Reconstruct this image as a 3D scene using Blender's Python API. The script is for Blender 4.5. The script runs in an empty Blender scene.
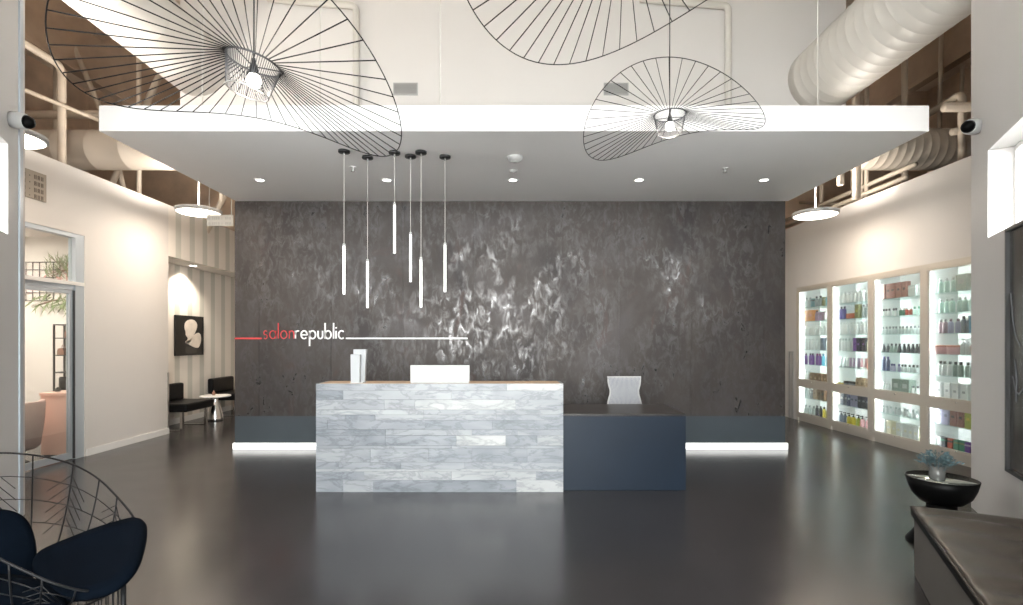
import bpy, bmesh, math, random
from mathutils import Vector, Matrix
PI = math.pi
random.seed(7)
SC = bpy.context.scene
COL = SC.collection

# ------------------------------------------------------------------ materials
def nodes_of(m):
    m.use_nodes = True
    return m.node_tree.nodes, m.node_tree.links, m.node_tree.nodes['Principled BSDF']

def mat(name, col, rough=.5, metal=0., var=0., scale=8., bump=0., bscale=60., emit=None, es=0., spec=.5, coat=0.):
    """plain procedural surface: colour broken up by noise, optional fine bump"""
    m = bpy.data.materials.new(name)
    N, L, b = nodes_of(m)
    b.inputs['Base Color'].default_value = (*col, 1)
    b.inputs['Roughness'].default_value = rough
    b.inputs['Metallic'].default_value = metal
    b.inputs['Specular IOR Level'].default_value = spec
    b.inputs['Coat Weight'].default_value = coat
    tc = N.new('ShaderNodeTexCoord')
    if var:
        n = N.new('ShaderNodeTexNoise'); n.inputs['Scale'].default_value = scale; n.inputs['Detail'].default_value = 5
        L.new(tc.outputs['Object'], n.inputs['Vector'])
        r = N.new('ShaderNodeValToRGB')
        r.color_ramp.elements[0].position = .3; r.color_ramp.elements[1].position = .7
        r.color_ramp.elements[0].color = (*[c * (1 - var) for c in col], 1)
        r.color_ramp.elements[1].color = (*[min(1, c * (1 + var)) for c in col], 1)
        L.new(n.outputs['Fac'], r.inputs['Fac']); L.new(r.outputs['Color'], b.inputs['Base Color'])
    if bump:
        n2 = N.new('ShaderNodeTexNoise'); n2.inputs['Scale'].default_value = bscale; n2.inputs['Detail'].default_value = 4
        L.new(tc.outputs['Object'], n2.inputs['Vector'])
        bp = N.new('ShaderNodeBump'); bp.inputs['Strength'].default_value = bump; bp.inputs['Distance'].default_value = .01
        L.new(n2.outputs['Fac'], bp.inputs['Height']); L.new(bp.outputs['Normal'], b.inputs['Normal'])
    if emit:
        b.inputs['Emission Color'].default_value = (*emit, 1)
        b.inputs['Emission Strength'].default_value = es
    return m

def glass_mat(name, tint=(.95, .98, .97), refl=.08):
    m = bpy.data.materials.new(name); m.use_nodes = True
    N, L = m.node_tree.nodes, m.node_tree.links; N.clear()
    o = N.new('ShaderNodeOutputMaterial'); t = N.new('ShaderNodeBsdfTransparent'); g = N.new('ShaderNodeBsdfGlossy')
    t.inputs['Color'].default_value = (*tint, 1); g.inputs['Roughness'].default_value = .02
    lw = N.new('ShaderNodeLayerWeight'); lw.inputs['Blend'].default_value = .35
    mr = N.new('ShaderNodeMath'); mr.operation = 'MULTIPLY_ADD'; mr.inputs[1].default_value = .18; mr.inputs[2].default_value = refl * .4
    L.new(lw.outputs['Fresnel'], mr.inputs[0])
    mx = N.new('ShaderNodeMixShader'); L.new(mr.outputs[0], mx.inputs['Fac'])
    L.new(t.outputs[0], mx.inputs[1]); L.new(g.outputs[0], mx.inputs[2]); L.new(mx.outputs[0], o.inputs['Surface'])
    return m

M = {}
M['white'] = mat('white_paint', (.72, .69, .66), .6, var=.015, scale=2, bump=.04, bscale=90)
M['cool_white'] = mat('entry_wall_paint', (.65, .63, .615), .55, var=.015, scale=2, bump=.04, bscale=90)
M['upper'] = mat('upper_wall_paint', (.75, .73, .71), .6, var=.01, scale=2)
M['canopy'] = mat('canopy_paint', (.92, .90, .89), .5, var=.01, scale=2)
M['trim_white'] = mat('trim_white', (.85, .84, .82), .4)
M['deck'] = mat('roof_deck_brown', (.76, .665, .57), .8, var=.18, scale=1.3, bump=.1, bscale=20)
M['plenum'] = mat('plenum_wall_brown', (.62, .485, .37), .85, var=.25, scale=1.6)
M['pipe'] = mat('painted_pipe', (.50, .43, .35), .5, var=.06, scale=5)
M['duct'] = mat('tan_duct', (.46, .41, .35), .5, var=.04, scale=3)
M['beam'] = mat('painted_beam', (.42, .32, .24), .6, var=.1, scale=3)
M['white_pipe'] = mat('white_pipe', (.66, .635, .59), .5)
M['black'] = mat('black_metal', (.012, .012, .013), .4)
M['black_wire'] = mat('black_wire', (.006, .006, .007), .5, spec=.25)
M['dark_ring'] = mat('lamp_ring', (.05, .05, .055), .4)
M['chrome'] = mat('chrome', (.75, .75, .76), .14, 1)
M['steel'] = mat('brushed_steel', (.62, .61, .6), .3, 1)
M['alu'] = mat('blue_grey_aluminium', (.52, .58, .64), .4, .3)
M['cab_frame'] = mat('champagne_aluminium', (.66, .61, .54), .4, .35)
M['dark_gap'] = mat('dark_gasket', (.05, .055, .06), .6)
M['glass'] = glass_mat('clear_glass')
M['shelf_glass'] = glass_mat('green_shelf_glass', (.90, .965, .955), .06)
M['cab_back'] = mat('cabinet_white', (.90, .905, .90), .5)
M['navy'] = mat('navy_laminate', (.0065, .0135, .025), .45, spec=.3, var=.1, scale=3)
M['desk_top'] = mat('espresso_top', (.028, .022, .02), .35, var=.1, scale=6)
M['wood'] = mat('oak', (.52, .35, .22), .4, var=.18, scale=4)
M['base_panel'] = mat('slate_blue_panel', (.05, .062, .072), .4, var=.1, scale=2)
M['leather'] = mat('dark_brown_leather', (.036, .029, .023), .33, var=.12, scale=4, bump=.15, bscale=150)
M['bench_fabric'] = mat('taupe_laminate', (.115, .106, .098), .4, var=.1, scale=4)
M['cushion'] = mat('navy_black_felt', (.0012, .0028, .0058), .9, spec=.04, var=.15, scale=9, bump=.08, bscale=200)
M['black_leather'] = mat('black_leather', (.003, .003, .004), .4, spec=.2)
M['black_gloss'] = mat('black_lacquer', (.0025, .0025, .0025), .4, spec=.08)
M['mirror_top'] = mat('pale_glass_top', (.62, .66, .60), .08, .9)
M['pink'] = mat('blush_laminate', (.75, .50, .42), .5, var=.03)
M['pink_fabric'] = mat('blush_upholstery', (.68, .46, .42), .7, var=.05)
M['leaf'] = mat('leaf_green', (.16, .22, .09), .5, var=.3, scale=12)
M['flower'] = mat('dry_flower_pink', (.55, .28, .25), .6, var=.2, scale=12)
M['succulent'] = mat('blue_green_foliage', (.06, .105, .115), .55, var=.35, scale=30)
M['vase'] = mat('frosted_glass_vase', (.10, .10, .095), .25)
M['mesh_white'] = mat('white_mesh', (.24, .25, .295), .55)
M['plastic'] = mat('white_plastic', (.44, .44, .435), .35)
M['paper'] = mat('white_paper', (.40, .41, .425), .5)
M['vent'] = mat('vent_grey', (.45, .45, .44), .5)
M['vent_dark'] = mat('vent_dark', (.12, .12, .12), .6)
M['sign_grey'] = mat('sign_taupe', (.36, .32, .27), .45, .3)
M['sign_pale'] = mat('sign_pale', (.46, .44, .40), .45, .2)
M['sign_ink'] = mat('sign_ink', (.13, .105, .085), .6)
M['sign_ink_pale'] = mat('sign_ink_pale', (.36, .34, .31), .6)
M['red'] = mat('sign_red', (.62, .055, .06), .4)
M['sign_white'] = mat('sign_white', (.9, .9, .9), .4)
M['art_black'] = mat('art_black', (.018, .016, .014), .4)
M['art_pale'] = mat('art_pale', (.80, .72, .64), .6, var=.1, scale=9)
M['art_grey'] = mat('art_grey', (.06, .055, .05), .6)
M['portrait'] = mat('portrait_dark', (.035, .033, .03), .25, var=.3, scale=2)
M['portrait_line'] = mat('portrait_line', (.11, .115, .125), .4)
M['bag'] = mat('brown_bag', (.25, .13, .09), .5, var=.15, scale=20)
M['mirror'] = mat('mirror', (.50, .54, .51), .2, .1)
M['led'] = mat('led_white', (1, 1, 1), .5, emit=(1, .97, .92), es=6)
M['disc'] = mat('disc_diffuser', (1, 1, 1), .5, emit=(1, .92, .80), es=5)
M['tube'] = mat('pendant_tube', (1, 1, 1), .5, emit=(1, .98, .95), es=.55)
M['down'] = mat('downlight_lens', (1, 1, 1), .5, emit=(1, .95, .88), es=8)
M['bulb'] = mat('lamp_bulb', (1, 1, 1), .5, emit=(1, .93, .82), es=14)
M['cabled'] = mat('cabinet_led', (1, 1, 1), .5, emit=(.97, 1, .995), es=48)
M['neon'] = mat('neon_pink', (1, .4, .7), .5, emit=(1, .12, .5), es=5)
M['toe'] = mat('toe_kick_led', (1, 1, 1), .5, emit=(1, .99, .96), es=.92)
M['concrete'] = mat('pavement', (.72, .71, .69), .8, var=.1, scale=1)

def floor_mat():
    m = bpy.data.materials.new('charcoal_floor'); N, L, b = nodes_of(m)
    tc = N.new('ShaderNodeTexCoord')
    n = N.new('ShaderNodeTexNoise'); n.inputs['Scale'].default_value = .9; n.inputs['Detail'].default_value = 6
    L.new(tc.outputs['Object'], n.inputs['Vector'])
    r = N.new('ShaderNodeValToRGB'); r.color_ramp.elements[0].position = .3; r.color_ramp.elements[1].position = .75
    r.color_ramp.elements[0].color = (.022, .021, .0225, 1); r.color_ramp.elements[1].color = (.032, .030, .032, 1)
    L.new(n.outputs['Fac'], r.inputs['Fac']); L.new(r.outputs['Color'], b.inputs['Base Color'])
    n2 = N.new('ShaderNodeTexNoise'); n2.inputs['Scale'].default_value = 3; n2.inputs['Detail'].default_value = 5
    L.new(tc.outputs['Object'], n2.inputs['Vector'])
    mr = N.new('ShaderNodeMapRange'); mr.inputs['To Min'].default_value = .17; mr.inputs['To Max'].default_value = .27
    L.new(n2.outputs['Fac'], mr.inputs['Value']); L.new(mr.outputs[0], b.inputs['Roughness'])
    b.inputs['Specular IOR Level'].default_value = .85
    return m
M['floor'] = floor_mat()

def slate_mat():
    """dark trowelled metallic plaster: brown-grey clouds, feathery burnished flakes"""
    m = bpy.data.materials.new('burnished_slate'); N, L, b = nodes_of(m)
    tc = N.new('ShaderNodeTexCoord')
    def noise(scale, detail, sx=1, sz=1, dist=0., rough=.55):
        mp = N.new('ShaderNodeMapping'); mp.inputs['Scale'].default_value = (sx, 1, sz)
        L.new(tc.outputs['Object'], mp.inputs['Vector'])
        n = N.new('ShaderNodeTexNoise'); n.inputs['Scale'].default_value = scale; n.inputs['Detail'].default_value = detail
        n.inputs['Distortion'].default_value = dist; n.inputs['Roughness'].default_value = rough
        L.new(mp.outputs[0], n.inputs['Vector']); return n
    n1 = noise(1.1, 7, 1, .8, .6)
    r1 = N.new('ShaderNodeValToRGB'); e = r1.color_ramp.elements
    e[0].position = .3; e[0].color = (.036, .031, .031, 1); e[1].position = .72; e[1].color = (.069, .061, .061, 1)
    x = e.new(.5); x.color = (.052, .044, .040, 1)
    L.new(n1.outputs['Fac'], r1.inputs['Fac'])
    n1b = noise(2.3, 5, 1.5, .7, 1.2)
    r1b = N.new('ShaderNodeValToRGB'); e = r1b.color_ramp.elements
    e[0].position = .60; e[0].color = (0, 0, 0, 1); e[1].position = .78; e[1].color = (1, 1, 1, 1)
    L.new(n1b.outputs['Fac'], r1b.inputs['Fac'])
    mc = N.new('ShaderNodeMix'); mc.data_type = 'RGBA'; mc.inputs['B'].default_value = (.085, .046, .040, 1)
    mf = N.new('ShaderNodeMath'); mf.operation = 'MULTIPLY'; mf.inputs[1].default_value = .5
    L.new(r1b.outputs['Color'], mf.inputs[0]); L.new(mf.outputs[0], mc.inputs['Factor']); L.new(r1.outputs['Color'], mc.inputs['A'])
    # burnished flakes: feathery fine strokes gathered in loose drifts
    n2 = noise(10, 9, 1.35, .7, .7, .66)
    r2 = N.new('ShaderNodeValToRGB'); e = r2.color_ramp.elements
    e[0].position = .45; e[0].color = (0, 0, 0, 1); e[1].position = .62; e[1].color = (1, 1, 1, 1)
    L.new(n2.outputs['Fac'], r2.inputs['Fac'])
    n3 = noise(1.7, 4, 1.2, .8, .8)
    r3 = N.new('ShaderNodeValToRGB'); e = r3.color_ramp.elements
    e[0].position = .35; e[0].color = (.10, .10, .10, 1); e[1].position = .56; e[1].color = (1, 1, 1, 1)
    L.new(n3.outputs['Fac'], r3.inputs['Fac'])
    fm = N.new('ShaderNodeMath'); fm.operation = 'MULTIPLY'
    L.new(r2.outputs['Color'], fm.inputs[0]); L.new(r3.outputs['Color'], fm.inputs[1])
    mc2 = N.new('ShaderNodeMix'); mc2.data_type = 'RGBA'; mc2.inputs['B'].default_value = (.098, .094, .094, 1)
    L.new(fm.outputs[0], mc2.inputs['Factor']); L.new(mc.outputs['Result'], mc2.inputs['A'])
    L.new(mc2.outputs['Result'], b.inputs['Base Color'])
    mm = N.new('ShaderNodeMapRange'); mm.inputs['To Min'].default_value = .12; mm.inputs['To Max'].default_value = .74
    L.new(fm.outputs[0], mm.inputs['Value']); L.new(mm.outputs[0], b.inputs['Metallic'])
    mr = N.new('ShaderNodeMapRange'); mr.inputs['To Min'].default_value = .52; mr.inputs['To Max'].default_value = .27
    L.new(fm.outputs[0], mr.inputs['Value']); L.new(mr.outputs[0], b.inputs['Roughness'])
    b.inputs['Specular IOR Level'].default_value = .3
    bp = N.new('ShaderNodeBump'); bp.inputs['Strength'].default_value = .075; bp.inputs['Distance'].default_value = .012
    L.new(n2.outputs['Fac'], bp.inputs['Height']); L.new(bp.outputs['Normal'], b.inputs['Normal'])
    return m
M['slate'] = slate_mat()

def marble_mat():
    m = bpy.data.materials.new('grey_marble_planks'); N, L, b = nodes_of(m)
    at = N.new('ShaderNodeAttribute'); at.attribute_name = 'plank'
    sp = N.new('ShaderNodeSeparateColor'); L.new(at.outputs['Color'], sp.inputs['Color'])
    tc = N.new('ShaderNodeTexCoord')
    ml = N.new('ShaderNodeMath'); ml.operation = 'MULTIPLY'; ml.inputs[1].default_value = 37
    L.new(sp.outputs['Green'], ml.inputs[0])
    cb = N.new('ShaderNodeCombineXYZ'); L.new(ml.outputs[0], cb.inputs[0]); L.new(ml.outputs[0], cb.inputs[2])
    ad = N.new('ShaderNodeVectorMath'); L.new(tc.outputs['Object'], ad.inputs[0]); L.new(cb.outputs[0], ad.inputs[1])
    mp = N.new('ShaderNodeMapping'); mp.inputs['Rotation'].default_value = (0, .35, 0); mp.inputs['Scale'].default_value = (.8, 1, 2.6)
    L.new(ad.outputs[0], mp.inputs['Vector'])
    n = N.new('ShaderNodeTexNoise'); n.inputs['Scale'].default_value = 3.4; n.inputs['Detail'].default_value = 10; n.inputs['Distortion'].default_value = .5; n.inputs['Roughness'].default_value = .62
    L.new(mp.outputs[0], n.inputs['Vector'])
    sb = N.new('ShaderNodeMath'); sb.operation = 'SUBTRACT'; sb.inputs[1].default_value = .5; L.new(n.outputs['Fac'], sb.inputs[0])
    ab = N.new('ShaderNodeMath'); ab.operation = 'ABSOLUTE'; L.new(sb.outputs[0], ab.inputs[0])
    rv = N.new('ShaderNodeValToRGB'); e = rv.color_ramp.elements
    e[0].position = 0; e[0].color = (.70, .71, .72, 1); e[1].position = .05; e[1].color = (1, 1, 1, 1)
    L.new(ab.outputs[0], rv.inputs['Fac'])
    n3 = N.new('ShaderNodeTexNoise'); n3.inputs['Scale'].default_value = 2.2; n3.inputs['Detail'].default_value = 6; n3.inputs['Distortion'].default_value = .8
    L.new(mp.outputs[0], n3.inputs['Vector'])
    rc = N.new('ShaderNodeValToRGB'); e = rc.color_ramp.elements
    e[0].position = .3; e[0].color = (.66, .68, .70, 1); e[1].position = .68; e[1].color = (1, 1, 1, 1)
    L.new(n3.outputs['Fac'], rc.inputs['Fac'])
    rt = N.new('ShaderNodeValToRGB'); e = rt.color_ramp.elements
    e[0].position = 0; e[0].color = (.085, .098, .12, 1); e[1].position = 1; e[1].color = (.47, .47, .47, 1)
    x = e.new(.5); x.color = (.29, .305, .33, 1)
    L.new(sp.outputs['Red'], rt.inputs['Fac'])
    m1 = N.new('ShaderNodeMix'); m1.data_type = 'RGBA'; m1.blend_type = 'MULTIPLY'; m1.inputs['Factor'].default_value = 1
    L.new(rt.outputs['Color'], m1.inputs['A']); L.new(rv.outputs['Color'], m1.inputs['B'])
    m2 = N.new('ShaderNodeMix'); m2.data_type = 'RGBA'; m2.blend_type = 'MULTIPLY'; m2.inputs['Factor'].default_value = 1
    L.new(m1.outputs['Result'], m2.inputs['A']); L.new(rc.outputs['Color'], m2.inputs['B'])
    L.new(m2.outputs['Result'], b.inputs['Base Color'])
    b.inputs['Roughness'].default_value = .38
    return m
M['marble'] = marble_mat()

def stripe_mat():
    """cream wallpaper with soft grey-green vertical stripes, running along the wall (object y)"""
    m = bpy.data.materials.new('striped_wallpaper'); N, L, b = nodes_of(m)
    tc = N.new('ShaderNodeTexCoord'); sx = N.new('ShaderNodeSeparateXYZ'); L.new(tc.outputs['Object'], sx.inputs[0])
    w = N.new('ShaderNodeMath'); w.operation = 'MULTIPLY_ADD'; w.inputs[1].default_value = 2 * PI / .37; w.inputs[2].default_value = PI / 2 - 2 * PI * 9.56 / .37; L.new(sx.outputs['Y'], w.inputs[0])
    s = N.new('ShaderNodeMath'); s.operation = 'SINE'; L.new(w.outputs[0], s.inputs[0])
    r = N.new('ShaderNodeValToRGB'); e = r.color_ramp.elements
    e[0].position = .30; e[0].color = (.82, .775, .72, 1); e[1].position = .42; e[1].color = (.60, .59, .535, 1)
    L.new(s.outputs[0], r.inputs['Fac']); L.new(r.outputs['Color'], b.inputs['Base Color'])
    b.inputs['Roughness'].default_value = .6
    return m
M['stripe'] = stripe_mat()

# ------------------------------------------------------------------ mesh helpers
class MB:
    def __init__(s): s.b = bmesh.new()
    def _mi(s, fs, mi):
        for f in fs: f.material_index = mi
    def box(s, x0, y0, z0, x1, y1, z1, bev=0., mi=0, mx=None):
        v = [Vector((x, y, z)) for x in (x0, x1) for y in (y0, y1) for z in (z0, z1)]
        if mx is not None: v = [mx @ p for p in v]
        vs = [s.b.verts.new(p) for p in v]
        fs = [s.b.faces.new([vs[i] for i in q]) for q in ((0, 1, 3, 2), (4, 6, 7, 5), (0, 4, 5, 1), (2, 3, 7, 6), (0, 2, 6, 4), (1, 5, 7, 3))]
        s._mi(fs, mi)
        if bev:
            es = list({e for f in fs for e in f.edges})
            r = bmesh.ops.bevel(s.b, geom=es, offset=bev, segments=3, profile=.5, affect='EDGES')
            s._mi(r['faces'], mi)
        return s
    def lathe(s, prof, c=(0, 0, 0), seg=24, mi=0, mx=None, cap=True):
        c = Vector(c); rings = []
        for r, z in prof:
            ring = []
            for i in range(seg):
                a = 2 * PI * i / seg
                p = Vector((r * math.cos(a), r * math.sin(a), z))
                p = (mx @ p if mx is not None else p) + c
                ring.append(s.b.verts.new(p))
            rings.append(ring)
        fs = []
        for a, b in zip(rings, rings[1:]):
            for i in range(seg):
                fs.append(s.b.faces.new((a[i], a[(i + 1) % seg], b[(i + 1) % seg], b[i])))
        if cap:
            fs.append(s.b.faces.new(rings[0][::-1])); fs.append(s.b.faces.new(rings[-1]))
        for f in fs: f.smooth = True
        s._mi(fs, mi); return s
    def cyl(s, p0, p1, r, r1=None, seg=10, mi=0):
        return s.tube([p0, p1], r, seg, mi, r1=r1)
    def tube(s, pts, r, seg=6, mi=0, closed=False, r1=None):
        P = [Vector(p) for p in pts]; n = len(P); rings = []
        T = []
        for i in range(n):
            a = P[(i - 1) % n] if (closed or i > 0) else P[i]
            c = P[(i + 1) % n] if (closed or i < n - 1) else P[i]
            T.append((c - a).normalized())
        u = T[0].orthogonal().normalized()
        for i in range(n):
            u = (u - T[i] * u.dot(T[i]))
            u = u.normalized() if u.length > 1e-6 else T[i].orthogonal().normalized()
            v = T[i].cross(u)
            rr = r if r1 is None else r + (r1 - r) * i / (n - 1)
            rings.append([s.b.verts.new(P[i] + (u * math.cos(2 * PI * k / seg) + v * math.sin(2 * PI * k / seg)) * rr) for k in range(seg)])
        fs = []
        for i in range(n if closed else n - 1):
            a, b = rings[i], rings[(i + 1) % n]
            for k in range(seg): fs.append(s.b.faces.new((a[k], a[(k + 1) % seg], b[(k + 1) % seg], b[k])))
        if not closed:
            fs.append(s.b.faces.new(rings[0][::-1])); fs.append(s.b.faces.new(rings[-1]))
        for f in fs: f.smooth = True
        s._mi(fs, mi); return s
    def poly(s, pts, d, mi=0):
        """extrude a flat outline by the vector d"""
        d = Vector(d); a = [s.b.verts.new(Vector(p)) for p in pts]; b = [s.b.verts.new(Vector(p) + d) for p in pts]
        n = len(a); fs = [s.b.faces.new(a), s.b.faces.new(b[::-1])]
        for i in range(n): fs.append(s.b.faces.new((a[i], b[i], b[(i + 1) % n], a[(i + 1) % n])))
        s._mi(fs, mi); return s
    def sphere(s, c, r, seg=12, mi=0, sz=1.):
        prof = [(max(r * math.sin(PI * i / 8), .0005), -r * sz * math.cos(PI * i / 8)) for i in range(9)]
        return s.lathe(prof, c, seg, mi)
    def build(s, name, mats, parent=None, flat_shade=False):
        bmesh.ops.recalc_face_normals(s.b, faces=s.b.faces)
        me = bpy.data.meshes.new(name); s.b.to_mesh(me); s.b.free()
        for m in (mats if isinstance(mats, (list, tuple)) else [mats]): me.materials.append(m)
        o = bpy.data.objects.new(name, me); COL.objects.link(o)
        if parent is not None:
            o.parent = parent; o.matrix_parent_inverse = parent.matrix_world.inverted()
        return o

def tag(o, label=None, cat=None, group=None, kind=None):
    if label: o['label'] = label
    if cat: o['category'] = cat
    if group: o['group'] = group
    if kind: o['kind'] = kind
    return o
def thing(name, loc, label, cat, group=None, rz=0.):
    o = bpy.data.objects.new(name, None); COL.objects.link(o)
    o.location = loc; o.rotation_euler = (0, 0, rz); o.empty_display_size = .1
    o.matrix_world = Matrix.Translation(Vector(loc)) @ Matrix.Rotation(rz, 4, 'Z')
    return tag(o, label, cat, group)
def local(mb, name, mats, parent, label=None):
    """part whose coordinates are already given relative to the parent"""
    o = mb.build(name, mats); o.parent = parent
    if label: o['label'] = label
    return o
def struct(mb, name, mats, label=None, parent=None):
    o = mb.build(name, mats, parent)
    if parent is None: tag(o, label, None, None, 'structure')
    return o
def copy_tree(o, parent=None):
    c = o.copy(); COL.objects.link(c)
    if parent is not None: c.parent = parent
    for ch in list(o.children): copy_tree(ch, c)
    return c
def holed_wall(mb, p, u, length, n, thick, z0, z1, holes=()):
    """wall along direction u from p, thickness along n, rectangular holes (s0,s1,za,zb)"""
    mx = Matrix(((u[0], n[0], 0, p[0]), (u[1], n[1], 0, p[1]), (0, 0, 1, 0), (0, 0, 0, 1)))
    s = 0.
    for s0, s1, za, zb in sorted(holes):
        if s0 > s: mb.box(s, 0, z0, s0, thick, z1, mx=mx)
        if za > z0: mb.box(s0, 0, z0, s1, thick, za, mx=mx)
        if zb < z1: mb.box(s0, 0, zb, s1, thick, z1, mx=mx)
        s = s1
    if s < length: mb.box(s, 0, z0, length, thick, z1, mx=mx)
    return mx

# ------------------------------------------------------------------ camera
cam = bpy.data.cameras.new('camera'); cam_o = bpy.data.objects.new('camera', cam); COL.objects.link(cam_o)
cam_o.location = (0, 0, 1.5); cam_o.rotation_euler = (PI / 2, 0, 0)
cam.sensor_width = 36; cam.lens = 511 / 1023 * 36; cam.shift_x = .0034; cam.shift_y = .0367; cam.clip_start = .05
SC.camera = cam_o

# ------------------------------------------------------------------ room shell
RX, LX = 5.45, -5.45          # side walls of the lobby
WY = 7.03                     # dark feature wall
ROOF, BACKY, FRONTY, OUTX = 7.05, 11.4, -2.0, 9.5
SU = .483, .876               # splayed entry walls run outward along this direction
CORR, CORL = Vector((4.16, 4.59)), Vector((-4.16, 4.40))

struct(MB().box(-OUTX, FRONTY, -.1, OUTX, BACKY, 0), 'floor', M['floor'], 'charcoal satin concrete floor of the salon lobby')
struct(MB().box(-OUTX, -14, -.2, OUTX, FRONTY - .02, -.02), 'ground', M['concrete'], 'grey pavement outside the entrance')
struct(MB().box(-OUTX, 4.08, ROOF, OUTX, BACKY, ROOF + .15), 'ceiling', M['deck'], 'brown exposed roof deck')
struct(MB().poly([(-4.4, 4.08, ROOF), (4.4, 4.08, ROOF), (3.15, 2.1, ROOF), (3.15, FRONTY, ROOF), (-3.15, FRONTY, ROOF), (-3.15, 2.1, ROOF)], (0, 0, .15)), 'ceiling_entry', M['canopy'], 'white ceiling over the entry bay')
b = MB(); b.box(-OUTX + .15, BACKY, 0, OUTX - .15, BACKY + .15, ROOF)
struct(b, 'wall_plenum_back', M['plenum'], 'brown rear wall above the side rooms')
for nm, x in (('wall_outer_left', -OUTX), ('wall_outer_right', OUTX - .15)):
    struct(MB().box(x, 4.08, 0, x + .15, BACKY + .15, ROOF), nm, M['plenum'], 'brown outer wall seen above the lobby')

# front wall with its tall entrance glazing (behind the camera)
b = MB(); FW = (-2.25, 1.45, 0.02, 4.3)
holed_wall(b, (-3.15, FRONTY - .15), (1, 0), 6.3, (0, 1), .15, 0, ROOF, [(FW[0] + 3.15, FW[1] + 3.15, FW[2], FW[3])])
struct(b, 'wall_front', M['white'], 'white entrance wall')
w = MB()
for x in (FW[0], -1.05, .2, FW[1] - .05): w.box(x, FRONTY - .12, 0, x + .05, FRONTY - .04, FW[3])
for z in (FW[2], 2.35, FW[3] - .05): w.box(FW[0], FRONTY - .12, z, FW[1], FRONTY - .04, z + .05)
wo = struct(w, 'window_1', M['alu'], 'tall aluminium entrance glazing')
MB().box(FW[0], FRONTY - .09, FW[2], FW[1], FRONTY - .08, FW[3]).build('pane', M['glass'], wo)

# splayed entry walls with high windows, then straight returns to the front
SPL = 2.75
for side, C, nm, lab in ((1, CORR, 'right', 'splayed off-white entry wall with a high window'), (-1, CORL, 'left', 'splayed off-white entry wall beside the wire chair')):
    u = (-SU[0] * side, -SU[1]); n = (SU[1] * side, -SU[0])
    b = MB(); t0 = .443 if side > 0 else .389
    holed_wall(b, C, u, SPL, n, .26, 0, ROOF, [(t0, 2.3, 2.34, 3.06)])
    e = C + Vector(u) * SPL
    b.box(min(e.x, e.x + .26 * side), FRONTY, 0, max(e.x, e.x + .26 * side), e.y, ROOF)
    struct(b, 'wall_entry_' + nm, M['cool_white'], lab)
    mx = Matrix(((u[0], n[0], 0, C.x), (u[1], n[1], 0, C.y), (0, 0, 1, 0), (0, 0, 0, 1)))
    w = MB()
    for s0, s1, z0, z1 in ((t0, t0 + .035, 2.34, 3.06), (2.265, 2.3, 2.34, 3.06), (t0, 2.3, 2.34, 2.375), (t0, 2.3, 3.025, 3.06)):
        w.box(s0, .16, z0, s1, .22, z1, mx=mx)
    wo = struct(w, 'window_2' if side > 0 else 'window_3', M['trim_white'], 'high window deep in the %s entry wall' % nm)
    g = MB(); g.box(t0, .185, 2.34, 2.3, .195, 3.06, mx=mx); g.build('pane', M['glass'], wo)
    # wall closing off the side bay behind the splay
    y = C.y - .32
    struct(MB().box(*((C.x + .12, y, 0, OUTX, y + .12, ROOF) if side > 0 else (-OUTX, y, 0, C.x - .12, y + .12, ROOF))), 'wall_bay_' + nm, M['white'], 'white return wall behind the entry wall')
tr = MB(); mx = Matrix(((.483, -.876, 0, CORL.x), (-.876, -.483, 0, CORL.y), (0, 0, 1, 0), (0, 0, 0, 1)))
tr.box(.085, -.012, 0, .16, 0, ROOF, mx=mx); struct(tr, 'trim_1', M['alu'], 'grey metal strip up the edge of the left entry wall')

# left lobby wall with shopfront opening and seating niche
WTOP = 3.67
b = MB()
holed_wall(b, (LX, 4.0), (0, 1), 4.2, (-1, 0), .12, 0, WTOP, [(.9, 2.58, 0, 2.84)])
struct(b, 'wall_left', M['white'], 'white lobby wall with a glazed shopfront')
b = MB(); b.box(LX - .12, 8.2, 2.85, LX, BACKY, WTOP); struct(b, 'wall_left_header', M['stripe'], 'striped wall above the seating niche')
b = MB(); b.box(LX - .62, 8.2, 0, LX - .5, BACKY, 2.85); struct(b, 'wall_left_niche', M['stripe'], 'striped back wall of the seating niche')
b = MB(); b.box(LX - .62, 8.08, 0, LX - .12, 8.2, 2.85); b.box(LX - .62, 8.2, 2.85, LX - .12, BACKY, 2.97)
struct(b, 'wall_left_niche_lining', M['white'], 'white lining of the seating niche')
b = MB(); b.box(LX, 6.6, 0, LX + .015, 8.2, .09); struct(b, 'baseboard_left', M['trim_white'], 'white baseboard of the left wall')
b = MB(); b.box(LX - .5, 8.2, 0, LX - .485, BACKY, .1); struct(b, 'baseboard_niche', M['trim_white'], 'white baseboard of the niche')
b = MB(); b.box(LX - .01, 8.175, 0, LX + .01, 8.205, .98); struct(b, 'trim_2', M['steel'], 'metal corner guard at the niche')

# right lobby wall around the display cabinets
CY0, CY1, CH = 5.68, 9.60, 2.48
b = MB(); holed_wall(b, (RX, 4.3), (0, 1), BACKY - 4.3, (1, 0), .12, 0, WTOP, [(CY0 - 4.3, CY1 - 4.3, 0, CH)])
struct(b, 'wall_right', M['white'], 'cream lobby wall above the product cabinets')
b = MB(); b.box(RX - .02, 9.75, 0, RX, 9.79, 1.28); b.box(RX - .02, 9.86, 0, RX, 9.9, 1.28)
struct(b, 'trim_3', M['steel'], 'metal corner guards beside the cabinets')
b = MB(); b.box(LX, BACKY - .12, 0, RX, BACKY, WTOP); struct(b, 'wall_corridor_end', M['white'], 'white end wall of the side corridors')

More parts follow.
